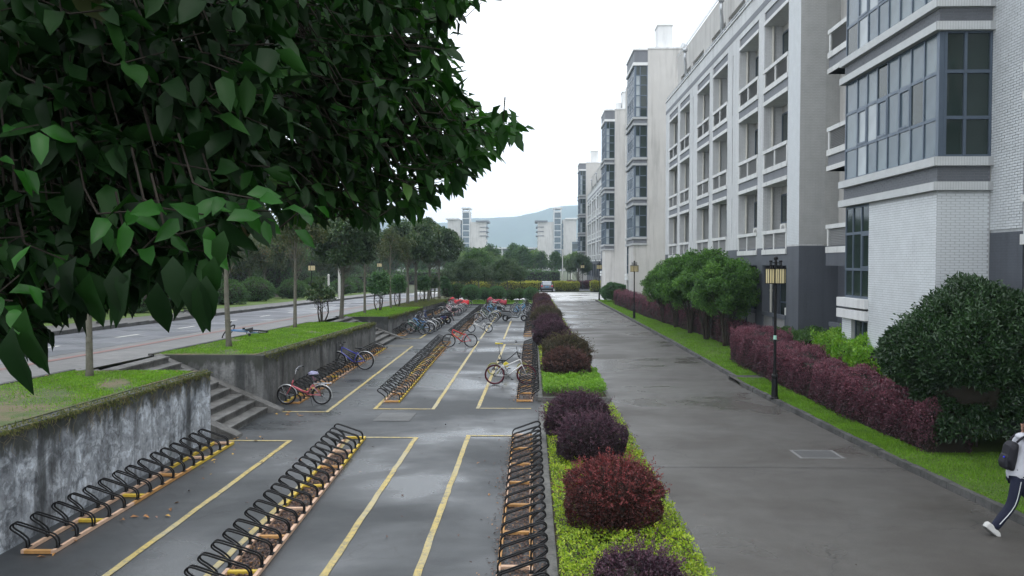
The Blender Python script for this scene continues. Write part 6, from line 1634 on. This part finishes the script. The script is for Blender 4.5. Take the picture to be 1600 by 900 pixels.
litter('small dark petals on the lane', lambda r_, n: np.column_stack([r_.uniform(2.3, 7, n), 10+50*r_.random(n)**1.5]), 120, .03, L_FALL, 8)
# ================= FOREGROUND TREE =================
def in_poly(px, py, poly):
    inside = np.zeros(len(px), bool); j = len(poly)-1
    for i in range(len(poly)):
        xi, yi = poly[i]; xj, yj = poly[j]
        c = ((yi > py) != (yj > py)) & (px < (xj-xi)*(py-yi)/((yj-yi) or 1e-9)+xi)
        inside ^= c; j = i
    return inside
def fg_tree():
    r_ = np.random.default_rng(77)
    t = thing('evergreen_tree', 'large overhanging evergreen tree with broad glossy leaves filling the upper left', 'tree', (-4.9, 3.0, 0))
    T0 = Vector((-4.9, 3.0, 0))
    outline = [(-60, -60), (770, -60), (765, 0), (715, 25), (700, 75), (722, 120), (745, 155), (800, 190), (828, 207), (775, 240), (745, 262), (715, 290), (688, 312), (640, 340), (606, 340), (585, 352), (555, 350), (525, 330), (500, 345), (478, 358),
               (455, 350), (430, 362), (400, 375), (350, 400), (338, 430), (335, 480), (300, 495), (265, 500), (235, 505), (205, 480), (188, 505), (160, 500), (150, 530), (130, 520), (95, 490), (80, 560), (40, 590), (-60, 600)]
    far_pl = [(380, -60), (770, -60), (765, 0), (715, 20), (700, 70), (722, 120), (745, 155), (800, 190), (815, 207), (775, 232), (745, 258), (715, 285), (688, 305), (640, 330), (560, 335), (480, 330), (380, 300)]
    near_pl = [p for p in outline]
    def sample(n, poly, d0, d1, shrink=0):
        xs = [p[0] for p in poly]; ys = [p[1] for p in poly]; out = []
        while len(out) < n:
            px = r_.uniform(min(xs), max(xs), 4000); py = r_.uniform(min(ys), max(ys), 4000)
            ok = in_poly(px, py, poly); px, py = px[ok], py[ok]
            d = r_.uniform(d0, d1, len(px))
            for a, b_, c in zip(px, py, d):
                v = ray(a, b_); out.append(tuple(Vector((0, 0, CAM_H))+v*c))
        return np.array(out[:n])
    # sprig centres
    near = sample(620, [(-60, -60), (430, -60), (440, 120), (420, 290), (380, 350), (330, 390), (315, 440), (240, 450), (190, 440), (150, 470), (90, 450), (70, 520), (-60, 540)], 2.3, 3.8)
    mid = sample(950, [(-60, -60), (640, -60), (650, 90), (610, 200), (560, 290), (470, 310), (400, 330), (330, 370), (300, 400), (-60, 440)], 3.6, 5.6)
    far = sample(760, [(300, -60), (745, -60), (740, 0), (705, 25), (688, 75), (708, 125), (735, 165), (790, 193), (805, 200), (760, 235), (735, 255), (705, 283), (680, 303), (632, 325), (600, 328), (560, 334), (520, 318), (470, 330), (430, 330), (300, 250)], 4.4, 6.2)
    n_o = 4200; D = norm(r_.normal(size=(n_o, 3))); k = r_.random(n_o)**.4
    out = D*k[:, None]*np.array([4.6, 4.0, 3.0])+np.array([-4.2, 4.0, 6.7])
    px, py, dz = proj(out); vis = (dz > 0.3) & (px > -120) & (px < 1720) & (py > -120) & (py < 1000)
    near_cam = np.linalg.norm(out-np.array([0, 0, 4.0]), axis=1) < 2.1
    out = out[(~vis) & (~near_cam) & (out[:, 2] > 3.6) & ~((out[:, 0] > -.6) & (out[:, 1] < 1.5))]
    from mathutils import noise as mn
    gap = lambda A, thr: A[np.array([mn.noise(Vector(tuple(q))*1.7) < thr for q in A])]
    mid = gap(mid, .24); far = gap(far, .13)
    edge = sample(330, [(420, -40), (765, -60), (762, 5), (712, 25), (700, 75), (720, 118), (745, 155), (795, 188), (822, 203), (775, 238), (745, 260), (715, 288), (688, 308), (640, 336), (560, 345), (500, 338), (455, 330)], 4.3, 5.9)
    cen = np.vstack([near, mid, far, edge, out])
    trunk_top = np.array([-4.4, 3.6, 5.0])
    P, DD, NN, LL, kindv, anchor = [], [], [], [], [], []
    def sprig(c, k, size, up=.0, light=0, spread=1.0):
        ax = c-trunk_top; ax[2] *= .35; ax = ax/np.linalg.norm(ax); ax = ax+r_.normal(size=3)*.35+np.array([0, 0, up]); ax /= np.linalg.norm(ax)
        s1 = np.cross(ax, [0, 0, 1]); s1 /= np.linalg.norm(s1)+1e-9; s2 = np.cross(ax, s1)
        a0 = r_.uniform(0, 6)
        for i in range(k):
            a = a0+i*2.4; along = -.10*i/k*1.4
            rd = s1*math.cos(a)+s2*math.sin(a); d = rd*.95*spread+ax*(.75-.5*i/k)+np.array([0, 0, -.25-.55*r_.random()])+r_.normal(size=3)*.3
            d /= np.linalg.norm(d); p = c+ax*along+d*.03
            nn = np.cross(np.cross(d, [0, 0, 1.]), d)+rd*.2+r_.normal(size=3)*.45
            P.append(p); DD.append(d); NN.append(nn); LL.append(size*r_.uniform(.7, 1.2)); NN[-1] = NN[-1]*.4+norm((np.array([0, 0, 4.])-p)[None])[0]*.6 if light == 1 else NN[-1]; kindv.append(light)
        return c-ax*.14, c
    twigs = []
    for i, c in enumerate(cen):
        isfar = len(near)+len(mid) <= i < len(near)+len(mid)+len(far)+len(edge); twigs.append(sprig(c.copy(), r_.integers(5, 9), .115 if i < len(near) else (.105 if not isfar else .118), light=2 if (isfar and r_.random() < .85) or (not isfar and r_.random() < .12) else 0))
    for (px_, py_, d) in ((318, 335, 2.15), (395, 310, 2.2), (425, 330, 2.25), (268, 345, 2.2), (205, 330, 2.2), (335, 350, 2.1), (60, 195, 2.2), (30, 430, 2.0), (20, 470, 2.0), (28, 250, 2.2), (480, 320, 2.3), (130, 190, 2.4)):
        v = ray(px_, py_); c = np.array(Vector((0, 0, CAM_H))+v*d); twigs.append(sprig(c, r_.integers(3, 6), .085, up=.2, light=1, spread=1.0))
    for (px_, py_, d) in ((640, 215, 4.6), (600, 180, 4.5), (680, 200, 4.9), (715, 190, 5.1), (745, 195, 5.2), (775, 205, 5.4), (560, 200, 4.4), (660, 240, 4.8), (700, 235, 5.0), (520, 165, 4.3), (730, 215, 5.2), (790, 203, 5.6), (812, 200, 5.7), (800, 192, 5.4), (765, 185, 5.3), (640, 160, 4.7), (690, 170, 5.0), (580, 240, 4.6), (490, 170, 4.1)):
        v = ray(px_, py_); c = np.array(Vector((0, 0, CAM_H))+v*d); twigs.append(sprig(c, r_.integers(5, 9), .105, up=.1, light=1))
    for (px_, py_, ln, dx) in ((140, 425, 105, 0), (178, 415, 80, .2), (205, 420, 95, -.3), (245, 440, 85, .05), (300, 425, 95, .15), (322, 430, 90, .1), (270, 400, 80, .3), (40, 480, 120, -.1), (75, 500, 100, .1), (20, 510, 110, 0), (100, 430, 70, .4), (335, 400, 70, -.2), (120, 400, 80, -.3), (350, 360, 60, -.2)):
        d_ = 1.95; v = ray(px_, py_); P.append(np.array(Vector((0, 0, CAM_H))+v*d_)); dd = np.array([dx+r_.normal()*.1, r_.normal()*.15, -1.]); DD.append(dd/np.linalg.norm(dd)); NN.append(np.array([r_.normal()*.3, -1, .2])); LL.append(ln*d_/1280); kindv.append(0)
    P = np.array(P); DD = norm(np.array(DD)); NN = np.array(NN); LL = np.array(LL); kv = np.array(kindv)
    px, py, dz = proj(P+DD*LL[:, None]*.6); px0, py0, _ = proj(P)
    vis = (dz > .2) & (px > -40) & (px < 1700) & (py > -40) & (py < 940)
    big_o = [(300+(x-300)*1.025, 200+(y-200)*1.03) for x, y in outline]
    ok = in_poly(px, py, big_o) | ((kv == 1) & (px < 840) & (py < 620)) 
    keep = (~vis) | ok
    keep &= (np.linalg.norm(P-np.array([0, 0, 4.]), axis=1) > 1.6)
    P, DD, NN, LL, kv, dz, vis, px, py = [a[keep] for a in (P, DD, NN, LL, kv, dz, vis, px, py)]
    # the nearest leaves in view are single parts
    order = np.argsort(np.where(vis, dz, 99)-kv*1.2); single = order[:290]; rest = np.setdiff1d(np.arange(len(P)), single)
    tv, tf = leaf_tpl('big')
    def one(mat, k):
        W = .46+.05*k; V = tv*np.array([1, W, 1.]); V[:, 2] += .03*np.sin(V[:, 0]*5+k)*np.abs(V[:, 1])*4
        me = np_mesh('leaf', V, tf, mat, np.full(len(tf), (.15, .5, .8, .97)[k]), smooth=True); return me
    mdl = [one(L_BIG, k) for k in range(4)]; mll = [one(L_BIGL, k) for k in range(3)]
    for i in single:
        x = Vector(DD[i]).normalized(); n = Vector(NN[i]); y = n.cross(x).normalized(); z = x.cross(y)
        M = Matrix((x, y, z)).transposed().to_4x4(); M.translation = Vector(P[i])-T0
        o = link('leaf', mll[r_.integers(3)] if kv[i] == 1 else mdl[(0, 0, 0, 0, 1, 1, 1, 1, 1, 2, 2, 0, 1, 1, 0, 1, 1, 2, 0, 3)[int(r_.integers(0, 20))]], t)
        o.matrix_local = M @ Matrix.Scale(float(LL[i]), 4)
    for sel, mat, nm in ((rest[kv[rest] == 0], L_BIG, 'foliage'), (rest[kv[rest] == 2], L_BIGM, 'outer_foliage'), (rest[kv[rest] == 1], L_BIGL, 'skylit_foliage')):
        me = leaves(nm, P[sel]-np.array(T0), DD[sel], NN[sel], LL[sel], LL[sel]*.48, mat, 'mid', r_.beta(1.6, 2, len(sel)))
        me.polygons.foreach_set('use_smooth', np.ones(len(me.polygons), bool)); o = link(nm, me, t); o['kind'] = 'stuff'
    b = MB(); hubs = []
    for i in range(16):
        a = r_.uniform(-.2, 2.6) if i < 11 else r_.uniform(0, 6.28)
        hubs.append(trunk_top+np.array([math.cos(a)*r_.uniform(1.4, 2.6), math.sin(a)*r_.uniform(1.0, 2.2), r_.uniform(.9, 3.0)]))
    hubs = np.array(hubs)
    for h in hubs:
        b.tube(smooth_path([T0*-1+Vector(trunk_top)-Vector((0, 0, .6)), Vector((trunk_top+h)/2+np.array([0, 0, .1]))-T0, Vector(h)-T0], 3), [.07, .065, .06, .05, .045, .035, .025], 6)
    b.build('branches', M_TWIG, t)
    b = MB()
    for j, (a, c) in enumerate(twigs):
        h = hubs[np.argmin(np.linalg.norm(hubs-a, axis=1))]
        pa, pb = Vector(a)-T0, Vector(c)-T0; dv = (Vector(h)-T0-pa); hh = pa+dv.normalized()*min(dv.length, .22 if j % 5 else .34); m_ = pa.lerp(hh, .5)+Vector((0, 0, -.06))
        # keep twigs out of the open sky
        q = proj(np.array([hh+T0, m_+T0])); oo = in_poly(q[0], q[1], outline) | (q[2] < .3) | (q[0] < -20) | (q[1] < -20)
        if oo.all(): b.tube([hh, m_, pa, pb], [.0038, .0034, .0028, .002], 4)
        else: b.tube([pa, pb], [.004, .0025], 4)
    o = b.build('twigs', M_TWIG, t); o['kind'] = 'stuff'
    b = MB(); b.tube(smooth_path([(0, 0, -.1), (.1, .15, 1.6), (.3, .35, 3.2), (.5, .6, 4.6)], 4), [.24, .21, .19, .18, .17, .16, .15, .14, .13, .12, .11, .10, .09], 12); b.build('trunk', M_BARK, t, smooth=True)
fg_tree()
b = MB(); b.box(-5.8, -4.0, 2.1, 2.2, -.02, .13).box(-5.8, -4.0, 3.8, 3.9, -.02, .13).box(-5.8, -5.7, 2.2, 3.8, -.02, .13).box(-4.1, -4.0, 2.2, 3.8, -.02, .13); b.build('tree_pit_kerb', M_KERB)['kind'] = 'structure'
# ================= HAZE =================
hz = MB().box(-3700, 3000, -70, 3700, -1.0, 232).build('haze', [])
hz['kind'] = 'stuff'; hz['label'] = 'pale blue haze over the whole campus'; hz['category'] = 'haze'
hm = bpy.data.materials.new('haze air'); hm.use_nodes = True; hn = hm.node_tree; hn.nodes.clear()
pv = hn.nodes.new('ShaderNodeVolumePrincipled'); pv.inputs['Density'].default_value = HAZE; pv.inputs['Color'].default_value = (.70, .85, 1, 1); pv.inputs['Anisotropy'].default_value = .2
ho = hn.nodes.new('ShaderNodeOutputMaterial'); hn.links.new(pv.outputs[0], ho.inputs['Volume'])
hz.data.materials.append(hm)
